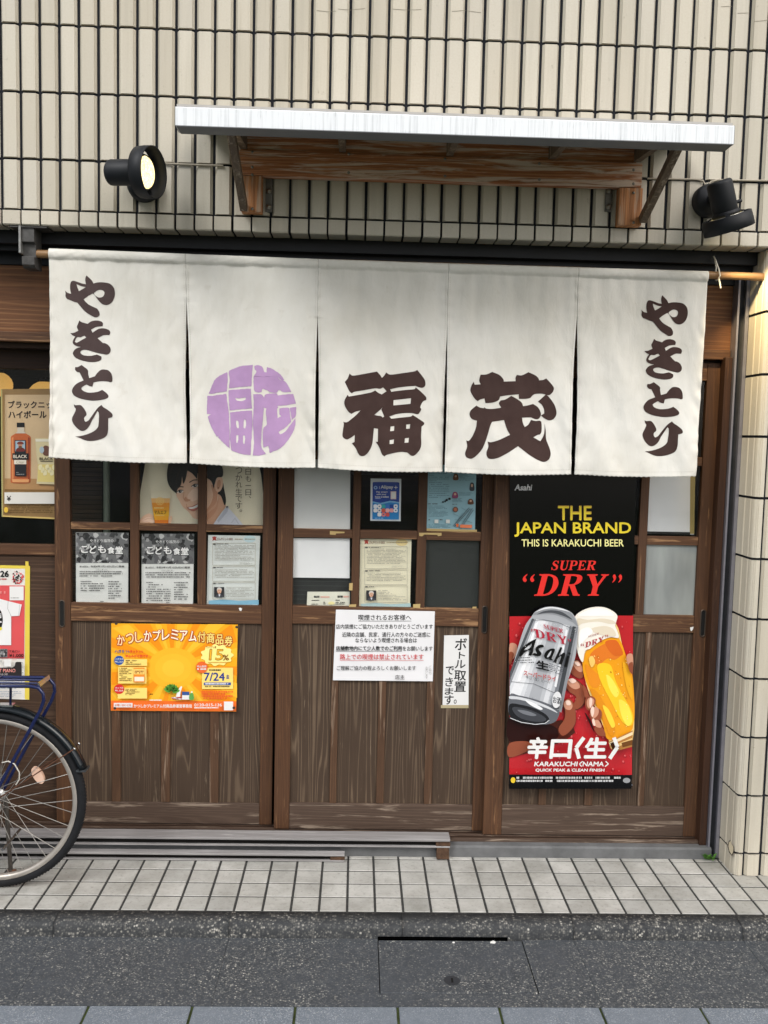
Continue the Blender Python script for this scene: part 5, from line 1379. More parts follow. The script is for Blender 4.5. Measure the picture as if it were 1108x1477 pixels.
LD = ([(0,0,1),(0,.05,1),(.13,.08,1),(.13,.92,1),(0,.95,1),(0,1,1),(.5,1),(.85,.85),(1,.5),(.85,.15),(.5,0)], [[(.40,.08,1),(.40,.92,1),(.5,.92),(.68,.8),(.74,.5),(.68,.2),(.5,.08)]])
LR = ([(0,0,1),(0,.05,1),(.13,.08,1),(.13,.92,1),(0,.95,1),(0,1,1),(.55,1),(.85,.93),(.92,.74),(.82,.58),(.65,.5,1),(.9,.1),(1,.05,1),(1,0,1),(.7,0,1),(.42,.46,1),(.38,.46,1),(.38,.08,1),(.5,.05,1),(.5,0,1)], [[(.38,.54,1),(.38,.92,1),(.52,.92),(.66,.87),(.68,.74),(.62,.58),(.5,.54)]])
LY = ([(0,1,1),(0,.95,1),(.1,.92,1),(.4,.42,1),(.4,.08,1),(.27,.05,1),(.27,0,1),(.78,0,1),(.78,.05,1),(.65,.08,1),(.65,.42,1),(.9,.92,1),(1,.95,1),(1,1,1),(.65,1,1),(.65,.95,1),(.76,.92,1),(.58,.54,1),(.38,.92,1),(.48,.95,1),(.48,1,1)], [])
LP = ([(0,0,1),(0,.05,1),(.13,.08,1),(.13,.92,1),(0,.95,1),(0,1,1),(.55,1),(.88,.93),(1,.72),(.88,.5),(.55,.44),(.40,.44,1),(.40,.08,1),(.53,.05,1),(.53,0,1)], [[(.40,.52,1),(.40,.92,1),(.55,.92),(.70,.86),(.73,.72),(.68,.57),(.55,.52)]])
LE = ([(0,0,1),(0,.05,1),(.13,.08,1),(.13,.92,1),(0,.95,1),(0,1,1),(.92,1,1),(.92,.76,1),(.86,.76,1),(.78,.90,1),(.40,.92,1),(.40,.55,1),(.58,.56,1),(.64,.66,1),(.70,.66,1),(.70,.36,1),(.64,.36,1),(.58,.47,1),(.40,.47,1),(.40,.08,1),(.80,.1,1),(.92,.26,1),(1,.26,1),(.96,0,1)], [])
LU = ([(0,1,1),(0,.95,1),(.12,.92,1),(.12,.3),(.25,.04),(.52,-.02),(.80,.06),(.90,.3),(.90,.92,1),(1,.95,1),(1,1,1),(.66,1,1),(.66,.95,1),(.80,.92,1),(.80,.32),(.72,.14),(.56,.09),(.42,.16),(.38,.32),(.38,.92,1),(.50,.95,1),(.50,1,1)], [])
LS = ([(.05,0,1),(.0,.33,1),(.07,.33,1),(.2,.12),(.45,.06),(.66,.14),(.66,.26),(.5,.38),(.22,.5),(.04,.66),(.1,.88),(.4,1.01),(.68,.97),(.76,.93),(.82,1,1),(.86,1,1),(.88,.68,1),(.81,.68,1),(.68,.88),(.44,.94),(.28,.86),(.3,.76),(.5,.65),(.82,.5),(.94,.3),(.86,.1),(.55,-.01),(.25,.03),(.15,.07),(.1,0,1)], [])
LET = dict(D=LD, R=LR, Y=LY, P=LP, E=LE, U=LU, S=LS)
def serif(p, word, x0, y0, x1, y1, mat, shear=.22, slope=0.0, gaps=.12, arch=0.0):
    ws = {'D': 1.1, 'R': 1.12, 'Y': 1.1, 'S': .82, 'U': 1.05, 'P': .95, 'E': .95}
    tot = sum(ws[c] for c in word) + gaps * (len(word) - 1); x = 0; H = y1 - y0
    for ch in word:
        o, hs_ = LET[ch]
        def mp(l):
            r = []
            for a, b in curve(l, 5):
                u = (x + a * ws[ch]) / tot; r.append((x0 + u * (x1 - x0) + shear * b * H, y1 - b * H + slope * u * (x1 - x0) - arch * 4 * u * (1 - u)))
            return r
        p.poly(mp(o), mat, holes=[mp(h) for h in hs_], step=False); x += ws[ch] + gaps
    p.lay += 1
REDL = ink('#d8312c', .25, .4)
serif(p, 'SUPER', 278, 394, 446, 430, REDL); serif(p, 'DRY', 213, 446, 478, 528, REDL, .26)
def quote(p, x, y, w, h, mat, flip=1):
    for k in (0, 1):
        a = x + k * w * .55
        if flip > 0: p.blob([(a, y + h * .75), (a + w * .05, y + h * .35), (a + w * .3, y), (a + w * .34, y + h * .06), (a + w * .2, y + h * .4), (a + w * .3, y + h * .75), (a + w * .15, y + h)], mat, 3, step=False)
        else: p.blob([(a + w * .34, y + h * .25), (a + w * .29, y + h * .65), (a + w * .04, y + h), (a, y + h * .94), (a + w * .14, y + h * .6), (a + w * .04, y + h * .25), (a + w * .19, y)], mat, 3, step=False)
    p.lay += 1
quote(p, 170, 446, 52, 30, REDL, 1); quote(p, 512, 446, 42, 32, REDL, -1)
# droplets on the red ground
p.crop(690, 860, 2.65)
rnd = random.Random(11); D1 = ink('#c8454a', .2, .5); D2 = ink('#d98a88', .15, .6); D3 = ink('#8f161c', .25, .5)
for k in range(150):
    x = rnd.uniform(124, 584); y = rnd.uniform(86, 680); r = rnd.choice((1.4, 1.8, 2.4, 3.2, 4.2)); s = rnd.uniform(1, 1.6)
    p.ell(x + r * .3, y + r * .5, r * 1.1, r * s * 1.05, D3, 10, False); p.lay += .003
    p.ell(x, y, r, r * s, D1, 10, False); p.lay += .003
    p.ell(x - r * .3, y - r * .4 * s, r * .35, r * .4, D2, 8, False); p.lay += .003
p.lay += 1
# hands, glass and can
p.crop(725, 865, 5.54)
H1 = ink('#4a1f15', .3); H2 = ink('#8a4a34', .3); H3 = ink('#c48d74', .3); H4 = ink('#260c09', .3); H5 = ink('#e6c9ba', .3)
p.poly([(52, 940), (300, 1000), (470, 960), (560, 1000), (580, 1060), (520, 1110), (470, 1140), (330, 1180), (180, 1230), (52, 1264)], H1)
p.blob([(52, 940), (200, 980), (380, 1000), (440, 1040), (430, 1110), (250, 1130), (52, 1130)], H4); p.blob([(52, 1150), (180, 1130), (250, 1160), (190, 1215), (52, 1258)], H2)
p.blob([(55, 360), (80, 345), (112, 360), (118, 400), (100, 450), (70, 490), (55, 500)], H3); p.blob([(55, 420), (90, 430), (80, 480), (55, 520)], H2)
for pts, a, b in (([(545, 500), (580, 478), (620, 490), (645, 540), (650, 600), (620, 625), (570, 600), (540, 560)], H2, [(560, 500), (600, 488), (628, 520), (640, 570), (610, 575), (575, 540)]),
                  ([(510, 650), (545, 630), (600, 645), (645, 690), (660, 760), (655, 830), (600, 880), (560, 860), (590, 780), (540, 740), (508, 700)], H2, [(512, 650), (550, 634), (600, 660), (618, 700), (580, 715), (535, 690)]),
                  ([(480, 830), (510, 795), (545, 800), (575, 850), (585, 920), (580, 1000), (530, 1070), (470, 1100), (440, 1040), (490, 960), (495, 890)], H2, [(490, 830), (515, 800), (542, 810), (560, 850), (540, 880), (500, 870)])):
    p.blob(pts, H1); p.blob([(x * .94 + 34, y * .96 + 30) for x, y in pts], a); p.blob(b, H3)
p.blob([(525, 640), (560, 628), (590, 650), (560, 668)], H5); p.blob([(575, 500), (605, 498), (620, 525), (595, 528)], H5); p.blob([(505, 812), (535, 806), (545, 838), (515, 842)], H5)
# glass
GW = [(636, 500), (660, 640), (700, 770), (760, 900), (800, 1000), (845, 1110), (858, 1175), (880, 1195), (1040, 1120), (1040, 700), (1000, 520), (960, 380), (905, 190), (760, 150), (600, 180), (588, 300), (600, 420)]
p.blob(GW, ink('#e3c07c', .2))
beer = [((600, 420), (640, 500), (655, 640), (760, 900), (845, 1120), (1040, 1040), (1040, 640), (990, 470), (935, 320), (800, 330), (670, 400))]
p.blob([(670, 410), (640, 500), (655, 620), (720, 780), (800, 985), (850, 1120), (1040, 1030), (1040, 620), (990, 460), (930, 310), (840, 300), (740, 350)], ink('#e59a1e', .2))
for pts, cc in (([(700, 440), (800, 360), (900, 340), (960, 420), (900, 480), (840, 470), (760, 520)], '#d9772a'), ([(820, 340), (900, 322), (940, 370), (960, 440), (880, 440)], '#cf6526'), ([(660, 520), (720, 560), (780, 620), (760, 700), (700, 680)], '#e08a24'), ([(760, 520), (860, 520), (900, 640), (960, 760), (1036, 900), (1036, 1000), (960, 980), (860, 800), (780, 640)], '#f0c22a'), ([(830, 600), (880, 640), (930, 740), (900, 780), (850, 700)], '#f4dc55'), ([(700, 720), (760, 740), (850, 900), (900, 1040), (860, 1090), (790, 930)], '#d88a1c'), ([(930, 800), (1000, 840), (1036, 960), (1000, 1010), (950, 930)], '#f3d84e'), ([(960, 500), (1000, 540), (1036, 680), (1036, 800), (990, 700)], '#e7a825'), ([(800, 850), (850, 880), (900, 1000), (870, 1020)], '#f1cc3e'), ([(690, 470), (720, 450), (740, 500), (710, 540)], '#f0c46a')):
    p.blob(pts, ink(cc, .2), 5)
rnd = random.Random(4)
for k in range(60):
    x = rnd.uniform(720, 1020); y = rnd.uniform(420, 1060)
    if x < 690 + (y - 500) * .3: continue
    r = rnd.uniform(2, 5); p.ell(x, y, r, r * 1.2, ink('#f4e08a' if k % 3 else '#b9731c', .2), 8, False); p.lay += .004
p.lay += 1
FO = ink('#e8e3d8', .35); FO2 = ink('#d8cdb8', .35); FO3 = ink('#f1efe9', .35)
p.blob([(580, 135), (640, 85), (720, 60), (810, 60), (880, 90), (918, 130), (905, 185), (900, 210), (930, 300), (860, 300), (780, 330), (700, 390), (660, 410), (640, 500), (600, 420), (590, 300), (600, 200)], FO)
p.blob([(600, 150), (680, 160), (790, 150), (880, 165), (905, 190), (860, 195), (760, 175), (640, 190), (600, 210)], FO2); p.blob([(600, 130), (660, 92), (760, 68), (850, 88), (890, 125), (800, 130), (680, 130)], FO3); p.blob([(700, 240), (800, 210), (880, 230), (905, 290), (820, 290)], FO2); p.blob([(610, 260), (680, 220), (720, 260), (650, 330), (610, 380)], FO3)
RD = ink('#a8323a', .3)
serif(p, 'DRY', 660, 342, 806, 384, RD, .1, -.36); serif(p, 'SUPER', 684, 288, 770, 302, ink('#b07a74', .3), .15, -.3); quote(p, 624, 348, 30, 22, RD, 1); quote(p, 820, 280, 26, 20, RD, -1)
for pts in ([(665, 790), (700, 768), (740, 790), (735, 840), (690, 885), (662, 850)], [(700, 900), (750, 868), (790, 890), (785, 950), (740, 990), (705, 950)], [(735, 1020), (780, 1008), (815, 1050), (820, 1090), (770, 1085), (740, 1050)]):
    p.blob(pts, H2); p.blob([(x * .72 + 198, y * .72 + 232 + (y - 880) * .02) for x, y in pts], H3); p.blob([(x * .3 + 495, y * .3 + 596 + (y - 880) * .4) for x, y in pts], H5)
p.blob([(640, 680), (670, 710), (690, 770), (660, 780), (650, 730)], H2); p.blob([(655, 900), (700, 960), (735, 1060), (700, 1000)], H4); p.blob([(990, 450), (1040, 440), (1040, 580), (1015, 560)], H3); p.blob([(1005, 520), (1040, 500), (1040, 590), (1020, 580)], H2)
p.crop(725, 1040, 5.54)
p.blob([(845, 170, 1), (1040, 75, 1), (1036, 205, 1), (885, 245, 1)], ink('#a9743c', .2)); p.poly([(850, 175), (1040, 85), (1040, 110), (858, 195)], ink('#e8d2a8', .2)); p.poly([(865, 205), (1036, 135), (1036, 160), (872, 225)], ink('#dcb876', .2)); p.poly([(860, 180), (900, 160), (905, 225), (880, 232)], ink('#3f2412', .2)); p.poly([(950, 175), (1036, 150), (1036, 190), (960, 210)], ink('#6d4420', .2))
# can
p.crop(725, 865, 5.54)
C = lambda h: ink(h, .25, .5)
body = [(235, 130, 1), (262, 95), (330, 62), (400, 56), (480, 70), (550, 102), (585, 150), (605, 215, 1), (585, 440), (530, 620), (480, 780), (462, 860), (440, 940), (400, 985), (320, 998), (200, 990), (110, 965), (57, 930, 1), (57, 620, 1), (95, 480), (135, 340), (180, 210)]
p.blob(body, C('#a3a6ab'))
def rail(f):  # lines running down the can from the shoulder to the base
    a = (235 + (605 - 235) * f, 150 + 70 * f); b = (-20 + (470 + 20) * f, 770 + 130 * f)
    return a, b
for f0, f1, cc in ((.0, .05, '#4e5156'), (.05, .09, '#8f9297'), (.09, .14, '#d0d3d7'), (.14, .3, '#dddfe2'), (.3, .36, '#cdd0d4'), (.36, .44, '#b9bcc1'), (.44, .62, '#a3a6ab'), (.62, .68, '#b3b6bb'), (.68, .76, '#cfd1d5'), (.76, .82, '#b4b7bc'), (.82, .88, '#75787e'), (.88, .95, '#3f4246'), (.95, 1.0, '#85888d')):
    a, b = rail(f0); c, d = rail(f1)
    def cl(a, b):
        if b[0] < 58: t = (58 - a[0]) / (b[0] - a[0]); return (58, a[1] + t * (b[1] - a[1]))
        return b
    p.poly([a, c, cl(c, d), (58, d[1]) if d[0] < 58 else cl(a, b), cl(a, b)] if d[0] >= 58 else [a, c, cl(c, d), cl(a, b)], C(cc), step=False); p.lay += .05
p.lay += 1
p.blob([(245, 120), (300, 78), (390, 60), (480, 74), (548, 110), (585, 165), (600, 215), (560, 180), (480, 140), (400, 118), (320, 115)], C('#8a8d92')); p.blob([(275, 118), (330, 92), (400, 84), (480, 100), (560, 160), (480, 128), (400, 106), (330, 108)], C('#4a4d52')); p.blob([(262, 100), (330, 66), (400, 58), (480, 72), (540, 98), (480, 84), (400, 70), (330, 78)], C('#d9dbde'))
p.poly([(262, 190), (285, 176), (190, 520), (140, 650), (118, 650)], C('#eceef0')); p.poly([(505, 235), (522, 244), (430, 700), (412, 692)], C('#e2e4e7')); p.line([(230, 168), (330, 160), (440, 180), (540, 225), (592, 262)], 3, C('#55585d'), False); p.line([(72, 655), (250, 672), (360, 720), (480, 770)], 3, C('#55585d')); p.line([(95, 490), (62, 625), (72, 655)], 3, C('#6d7075'))
p.blob([(58, 760), (130, 765), (240, 790), (360, 830), (450, 880), (440, 950), (400, 985), (320, 998), (200, 990), (58, 930)], C('#5d6066')); p.blob([(58, 770), (140, 778), (260, 810), (380, 860), (440, 905), (360, 870), (240, 826), (130, 798), (58, 792)], C('#c9ccd0')); p.blob([(180, 800), (260, 830), (320, 870), (300, 880), (220, 840)], C('#e2e4e6')); p.blob([(58, 835), (150, 840), (260, 870), (350, 920), (372, 965), (330, 992), (220, 990), (110, 965), (58, 930)], C('#1a1b1e')); p.blob([(80, 860), (180, 870), (290, 910), (350, 955), (310, 975), (200, 965), (110, 925)], C('#3c3e43')); p.blob([(120, 880), (200, 890), (270, 920), (240, 930), (160, 910)], C('#6f7278')); p.line([(60, 945), (150, 980), (260, 996), (340, 988), (374, 962)], 5, C('#d3d5d8'))
CR_ = ink('#a8283a', .3)
serif(p, 'SUPER', 330, 192, 486, 226, CR_, -.12, .27, arch=-3); serif(p, 'DRY', 262, 232, 522, 300, CR_, -.16, .24); quote(p, 228, 232, 34, 26, CR_, -1); quote(p, 520, 312, 30, 26, CR_, -1)
INK = ink('#0d0d0e', .3)
p.blob([(130, 455, 1), (150, 395), (205, 345), (272, 310, 1), (255, 360), (235, 440), (205, 448, 1), (215, 405), (185, 415), (150, 452)], INK, step=False)
p.blob([(165, 405, 1), (200, 398), (225, 375), (232, 352), (205, 370)], C('#c4c7cb'))
p.blob([(320, 360), (330, 378), (300, 385), (290, 400), (312, 430), (290, 452), (240, 440), (255, 425), (275, 432), (262, 395), (285, 365)], INK, step=False)
p.blob([(415, 392), (418, 410, 1), (392, 470), (405, 482), (375, 482), (372, 470), (345, 472), (332, 448), (350, 412), (385, 392)], INK); p.blob([(390, 408), (372, 425), (355, 455), (366, 460), (382, 440)], C('#b1b4b9'))
p.blob([(462, 378, 1), (478, 384, 1), (452, 448), (490, 422), (500, 440), (472, 520, 1), (448, 512, 1), (468, 452), (442, 470), (428, 508, 1), (404, 500, 1), (438, 430)], INK, step=False)
p.poly([(518, 445), (538, 452), (512, 540), (490, 532)], INK, step=False); p.poly([(528, 418), (546, 425), (542, 440), (524, 434)], INK)
p.text('生', 268, 478, 372, 548, INK, .05, 0, .22)
p.text('スーパードライ', 168, 562, 425, 604, ink('#b53a35', .3), .03, 0, .2); p.text('辛口〈生〉ビール', 185, 604, 380, 630, INK, .0, 0, .22)
p.tiny(122, 462, 270, 520, 3, C('#45484d'), .35, -.03); p.tiny(372, 508, 505, 580, 5, C('#45484d'), .4, .33)
p.ell(433, 800, 36, 66, ink('#d6d7d9'), rot=.12); p.text('お酒', 402, 770, 468, 826, ink('#3a3c40'), .02, 0, .2)
rnd = random.Random(9)
for k in range(110):
    f = rnd.random(); a, b = rail(f); t = rnd.random(); x = a[0] + t * (b[0] - a[0]); y = a[1] + t * (b[1] - a[1])
    if x < 64: continue
    r = rnd.uniform(1.2, 3); p.ell(x, y, r, r * 1.2, C('#e3e5e7' if k % 2 else '#7f8288'), 7, False); p.lay += .004
p.lay += 1
# slogans
p.crop(725, 1040, 5.54)
for ch, x0, y0, x1, y1 in (('辛', 190, 128, 352, 304), ('口', 372, 146, 545, 302), ('生', 648, 130, 828, 300)):
    p.text(ch, x0, y0, x1, y1, WHITE, .055, .1, step=False)
p.line([(650, 132), (588, 215), (612, 300)], 30, WHITE, False); p.line([(890, 132), (918, 208), (856, 300)], 30, WHITE)
p.text('KARAKUCHI', 252, 324, 596, 362, WHITE, .05, .15); p.line([(640, 322), (614, 343), (632, 364)], 8, WHITE, False); p.text('NAMA', 638, 324, 808, 362, WHITE, .05, .15); p.line([(824, 322), (846, 343), (818, 364)], 8, WHITE); p.text('QUICK PEAK & CLEAN FINISH', 262, 380, 812, 408, WHITE, .05, .12)
p.crop(690, 860, 2.65)
p.poly([(117.6, 683), (587.4, 683), (586, 736), (117.4, 736)], BBLK)
p.tiny(146, 690, 548, 714, 2, ink('#b9babb'), .62, ragged=.06); p.ell(133, 703, 9, 11, ink('#d9b92f')); p.ell(567, 704, 14, 10, ink('#8d8f92'))
ban = p.build('banner'); tag(ban, 'tall glossy beer banner, black above and red below, on the right door', 'banner')
mb = MB()
a = at(734, 1133.5, YR - .007); b = at(911.5, 1132.5, YR - .007)
mb.tube([a, b], .0065, plain('banner_bar_black', '#16181c', .25, .3), 12); mb.tube([a + Vector((0, -.0055, .003)), b + Vector((0, -.0055, .003))], .002, M_ALU, 8)
mb.build('bottom_bar', ban)
a = at(736, 662, YR - .007); b = at(918, 664, YR - .007)
mb = MB(); mb.tube([a, b], .005, M_BLACKMETAL, 10); mb.build('top_bar', ban)

# ------------------------------------------------------------------ the parked bicycle (only its tail is in the frame)
YB = -.13
wc_ = at(-8, 1146, YB); RW = .331; cxw, czw = wc_[0], RW + .001
bike = empty('bicycle', (cxw - .5, YB, 0)); tag(bike, 'dark blue city bicycle with rear rack parked at the left edge', 'bicycle')
M_TYRE = plain('black_tyre', '#17181b', .75, spec=.25, var=.2, vscale=40); M_RIM = plain('dull_rim', '#aaa49c', .4, .55, .5, .15, 14); M_SPOKE = plain('spoke_steel', '#a9a7a2', .35, .85, .5, .1)
M_BLUE = plain('blue_frame_paint', '#16204a', .22, .2, .6, .08); M_FEND = plain('black_mudguard', '#151b1f', .18, .3, .6, .08); M_CHROME = plain('chrome', '#b5b5b3', .2, .95, .5, .08); M_RUSTY = plain('rusty_steel', '#5b3b2a', .7, .4, var=.4, vscale=60); M_RUBBER = plain('saddle_black', '#141414', .6)
def ringpts(cx, cz, r, y, n=72): return [(cx + r * math.cos(2 * math.pi * i / n), y, cz + r * math.sin(2 * math.pi * i / n)) for i in range(n)]
def wheel(cx, cz):
    w_ = empty('wheel', (cx, YB, cz)); w_.parent = bike; w_.location = Vector((cx, YB, cz)) - WORG[bike]
    mb = MB(); vs = []; n = 96; m = 12
    for i in range(n):
        t = 2 * math.pi * i / n
        for k in range(m):
            a = 2 * math.pi * k / m; rr = .3145 + .0165 * math.cos(a); yy = .0175 * math.sin(a)
            vs.append((cx + rr * math.cos(t), YB + yy, cz + rr * math.sin(t)))
    mb.add(vs, [(i * m + k, i * m + (k + 1) % m, ((i + 1) % n) * m + (k + 1) % m, ((i + 1) % n) * m + k) for i in range(n) for k in range(m)], M_TYRE, True)
    for i in range(0, 160):
        t = 2 * math.pi * i / 160
        for s in (-1, 1):
            p0 = Vector((cx + .325 * math.cos(t), YB + s * .0125, cz + .325 * math.sin(t))); p1 = Vector((cx + .3318 * math.cos(t + .006), YB + s * .004, cz + .3318 * math.sin(t + .006))); mb.obox(p0, p1, .004, M_TYRE, up=(0, 1, 0), th=.0016)
    mb.build('tyre', w_)
    mb = MB(); prof = [(.302, -.013), (.299, -.0145), (.288, -.0125), (.284, -.007), (.2825, 0), (.284, .007), (.288, .0125), (.299, .0145), (.302, .013)]
    mb.lathe(prof, (cx, YB, cz), (0, 1, 0), M_RIM, 96); mb.build('rim', w_)
    mb = MB()
    for i in range(36):
        s = 1 if i % 2 else -1; t = 2 * math.pi * i / 36; d = (1 if (i // 2) % 2 else -1) * .95
        mb.tube([(cx + .027 * math.cos(t + d), YB + s * .03, cz + .027 * math.sin(t + d)), (cx + .285 * math.cos(t), YB + s * .003, cz + .285 * math.sin(t))], .0012, M_SPOKE, 6)
    mb.build('spokes', w_)
    mb = MB(); mb.lathe([(0, -.06), (.006, -.06), (.006, -.035), (.030, -.034), (.030, -.029), (.017, -.026), (.017, .026), (.030, .029), (.030, .034), (.006, .035), (.006, .06), (0, .06)], (cx, YB, cz), (0, 1, 0), M_CHROME, 24); mb.build('hub', w_)
    return w_
w1 = wheel(cxw, czw); FX = cxw - 1.09; wheel(FX, czw)
rc = at(56, 1117, YB); mb = MB(); dv = Vector((rc[0] - cxw, 0, rc[2] - czw)).normalized(); tv = Vector((-dv[2], 0, dv[0]))
q = [Vector(rc) + tv * (.034 * math.cos(a)) + dv * (.017 * math.sin(a)) + Vector((0, -.012, 0)) for a in [6.283 * i / 24 for i in range(24)]]
mb.extr(q, (0, .014, 0), plain('pale_reflector', '#d5b29c', .3)); mb.build('reflector', w1)
def fender(cx, cz, a0, a1):
    mb = MB(); n = 50; vs = []
    sec = [(-.026, -.014), (-.023, -.004), (-.012, .002), (0, .0035), (.012, .002), (.023, -.004), (.026, -.014)]
    for i in range(n + 1):
        t = R_(a0 + (a1 - a0) * i / n)
        for y, dr in sec: r = .351 + dr; vs.append((cx + r * math.cos(t), YB + y, cz + r * math.sin(t)))
    m = len(sec); mb.add(vs, [(i * m + k, i * m + k + 1, (i + 1) * m + k + 1, (i + 1) * m + k) for i in range(n) for k in range(m - 1)], M_FEND, True)
    o = mb.build('mudguard', bike); md = o.modifiers.new('solid', 'SOLIDIFY'); md.thickness = .0014; md.offset = 0
    return o
f1 = fender(cxw, czw, 20, 205); fender(FX, czw, 40, 200)
mb = MB(); e = (cxw + .353 * math.cos(R_(20)), czw + .353 * math.sin(R_(20)))
mb.obox((e[0] - .012, YB - .026, e[1] - .004), (e[0] - .012, YB + .026, e[1] - .004), .034, plain('mudguard_lip', '#35393c', .4), up=(0, 0, 1), th=.006); mb.build('lip', f1)
mb = MB(); fa = R_(34)
tip = (cxw + .357 * math.cos(fa), czw + .357 * math.sin(fa))
for s in (-1, 1): mb.tube([(cxw, YB + s * .055, czw), (cxw + .30 * math.cos(fa), YB + s * .031, czw + .30 * math.sin(fa)), (tip[0], YB + s * .027, tip[1])], .0022, M_RUSTY, 8); mb.lathe([(0, 0), (.006, .001), (.006, .006), (0, .007)], (tip[0], YB + s * .027, tip[1]), (math.cos(fa), 0, math.sin(fa)), M_CHROME, 8)
mb.build('mudguard_stay', bike)
# rack
def P3(px, py, y): v = at(px, py, y); return (v[0], y, v[2])
YN1, YF1 = YB - .058, YB + .058
zr = P3(20, 989.5, YN1)[2]
x1_ = P3(57, 986, YN1)[0]; x2_ = P3(66, 972, YF1)[0]; xe = (x1_ + x2_) / 2
mb = MB()
def rackside(y):
    pts = [(cxw - .42, y * .4 + YB * .6, zr - .012), (cxw - .33, y, zr - .004), (xe - .02, y, zr), (xe + .006, y, zr - .006), (xe + .022, y, zr - .026), (xe + .024, y, zr - .05), (xe + .012, y, zr - .085)]
    d = Vector((cxw + .004, y, czw)) - Vector(pts[-1])
    return pts + [tuple(Vector(pts[-1]) + d * k / 4) for k in (1, 2, 3, 3.95)]
for y in (YN1, YF1): mb.tube(rackside(y), .0065, M_BLUE, 12)
mb.tube([(xe, YN1, zr), (xe, YF1, zr)], .0055, M_BLUE, 10)
for xx in (cxw + .01, cxw - .12, cxw - .26): mb.tube([(xx, YN1, zr), (xx, YF1, zr)], .005, M_BLUE, 10)
for s in (-.02, .02): mb.tube([(cxw - .33, YB + s, zr), (xe, YB + s, zr)], .004, M_BLUE, 8)
rk = mb.build('rack', bike)
mb = MB(); mb.obox((xe + .005, YN1 + .005, zr + .004), (xe + .005, YF1 - .005, zr + .004), .016, M_CHROME, up=(1, 0, .3), th=.006); mb.build('end_plate', rk)
mb = MB(); mb.tube([P3(15, 989, YN1), P3(15.5, 996, YN1 + .02), (P3(15, 1000, YB)[0], YB, czw + .352)], .0045, M_BLUE, 8); mb.box(cxw - .10, cxw + .075, YB - .016, YB + .016, czw + .348, czw + .3545, M_CHROME); mb.build('rack_bracket', bike)
# frame
BBx, BBz = cxw - .47, .285; STx, STz = cxw - .60, .72; HTx, HTz = FX + .16, .80
mb = MB()
for s in (-1, 1):
    mb.tube([(cxw, YB + s * .062, czw), (BBx, YB + s * .035, BBz)], .009, M_BLUE, 12); mb.tube([(cxw, YB + s * .062, czw), (cxw - .45, YB + s * .02, .63), (STx + .03, YB + s * .014, .66)], .008, M_BLUE, 12)
mb.tube([(BBx, YB, BBz), (STx, YB, STz)], .015, M_BLUE, 14); mb.tube([(BBx, YB, BBz), (HTx + .02, YB, HTz - .16)], .018, M_BLUE, 14); mb.tube([(BBx - .03, YB, BBz + .16), (HTx + .012, YB, HTz - .10)], .015, M_BLUE, 14); mb.tube([(HTx + .03, YB, HTz - .19), (HTx - .02, YB, HTz + .02)], .019, M_BLUE, 14)
for s in (-1, 1): mb.tube([(HTx + .035, YB + s * .03, HTz - .21), (FX + .06, YB + s * .05, .55), (FX, YB + s * .055, czw)], [.013, .012, .008], M_BLUE, 12)
mb.build('frame', bike)
mb = MB(); mb.tube([(STx, YB, STz), (STx - .035, YB, STz + .15)], .0125, M_CHROME, 12); mb.build('seat_post', bike)
mb = MB(); vs = []; n = 16; m = 14
for i in range(n + 1):
    f = i / n; hw = .022 + .085 * max(0, (f - .35) / .65) ** 1.2; x = STx - .17 + .27 * f; zc = STz + .175 + .012 * f
    if f > .92: hw *= .8
    for k in range(m): a = 6.283 * k / m; vs.append((x, YB + hw * math.cos(a), zc + .03 * math.sin(a)))
mb.add(vs, [(i * m + k, i * m + (k + 1) % m, (i + 1) * m + (k + 1) % m, (i + 1) * m + k) for i in range(n) for k in range(m)] + [tuple(range(m)), tuple(range(n * m, n * m + m))[::-1]], M_RUBBER, True); mb.build('saddle', bike)
mb = MB(); mb.tube([(HTx - .02, YB, HTz), (HTx - .035, YB, HTz + .12)], .012, M_CHROME, 12); mb.tube([(HTx + .16, YB - .27, HTz + .17), (HTx + .05, YB - .25, HTz + .18), (HTx - .04, YB - .12, HTz + .15), (HTx - .037, YB, HTz + .12), (HTx - .04, YB + .12, HTz + .15), (HTx + .05, YB + .25, HTz + .18), (HTx + .16, YB + .27, HTz + .17)], .0115, M_CHROME, 12); mb.build('handlebar', bike)
for s in (-1, 1):
    mb = MB(); mb.tube([(HTx + .06, YB + s * .252, HTz + .179), (HTx + .17, YB + s * .272, HTz + .168)], .017, M_RUBBER, 12); mb.build('grip', bike)
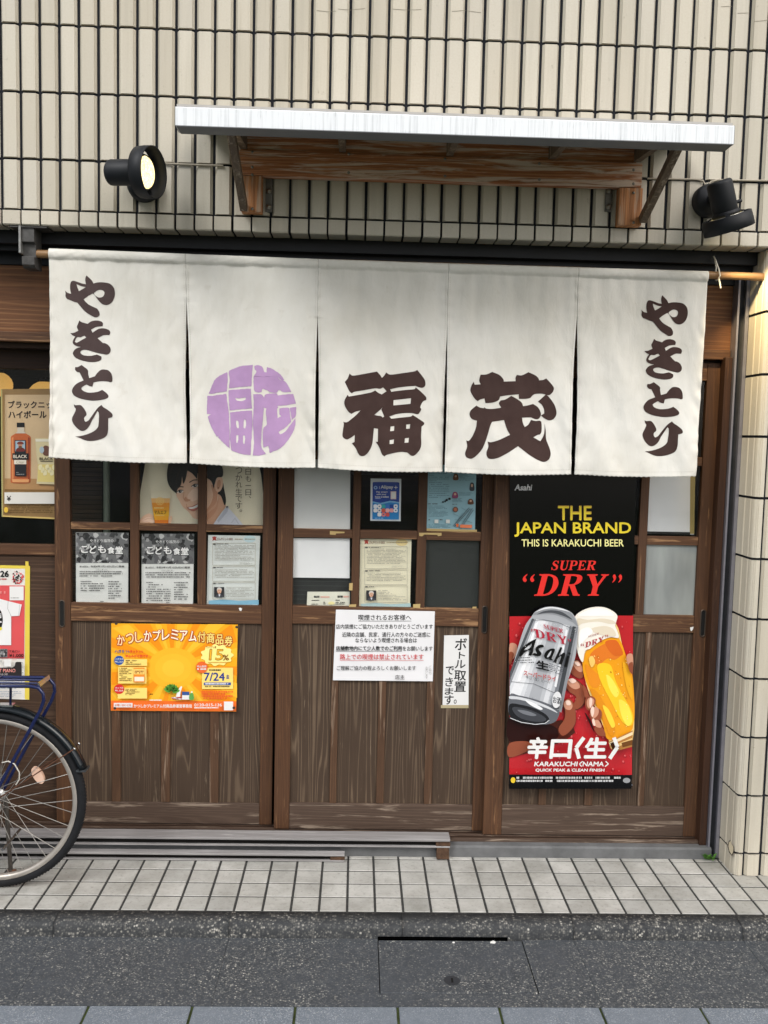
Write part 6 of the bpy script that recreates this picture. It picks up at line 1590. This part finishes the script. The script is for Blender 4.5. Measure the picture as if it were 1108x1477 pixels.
# drivetrain on the near side
mb = MB()
mb.lathe([(.0, -.048), (.036, -.048), (.038, -.045), (.036, -.042), (0, -.042)], (cxw, YB, czw), (0, 1, 0), M_RUSTY, 20); mb.lathe([(0, -.052), (.085, -.052), (.087, -.049), (.085, -.046), (0, -.046)], (BBx, YB, BBz), (0, 1, 0), M_RUSTY, 36)
mb.build('sprockets', bike)
mb = MB()
mb.tube([(cxw, YB - .045, czw + .039), (BBx, YB - .049, BBz + .088), ], .004, M_RUSTY, 6); mb.tube([(cxw, YB - .045, czw - .039), (BBx, YB - .049, BBz - .088)], .004, M_RUSTY, 6); mb.build('chain', bike)
mb = MB(); mb.tube([(cxw + .02, YB - .075, czw - .01), (cxw + .012, YB - .08, czw - .06), (cxw + .006, YB - .08, czw - .11)], .012, M_CHROME, 10); mb.lathe([(0, -.004), (.016, -.004), (.016, .004), (0, .004)], (cxw + .012, YB - .078, czw - .055), (0, 1, 0), M_RUSTY, 14); mb.lathe([(0, -.004), (.016, -.004), (.016, .004), (0, .004)], (cxw + .006, YB - .078, czw - .11), (0, 1, 0), M_RUSTY, 14); mb.lathe([(0, -.07), (.022, -.068), (.03, -.062), (.03, -.056)], (cxw + .02, YB, czw - .005), (0, 1, 0), M_CHROME, 18); mb.build('derailleur', bike)
mb = MB(); c0 = P3(4, 1098, YB - .05)
mb.tube([P3(3, 1100, YB - .055), P3(12, 1098, YB - .06), P3(21, 1102, YB - .062), P3(28, 1114, YB - .062), P3(28, 1124, YB - .06), P3(23, 1132, YB - .058)], .0022, plain('gear_cable', '#b9b6ae', .5), 8); mb.build('gear_cable', bike)
mb = MB()
for s, px in ((-1, 18), (1, 30)):
    a = Vector((cxw + .012, YB + s * .07, czw)); b = ground(px, 1257 if s < 0 else 1240); b = Vector((b[0], YB + s * .11, .008)); mb.tube([a, b], .008, M_OLDWOOD if False else plain('stand_steel', '#5a5550', .5, .6, var=.3, vscale=40), 10)
    mb.tube([b + Vector((-.012, 0, -.002)), b + Vector((.02, 0, -.002))], .006, M_RUSTY, 8)
mb.tube([Vector((cxw + .06, YB - .085, .18)), Vector((cxw + .06, YB + .085, .18))], .005, M_CHROME, 8)
mb.build('kickstand', bike)
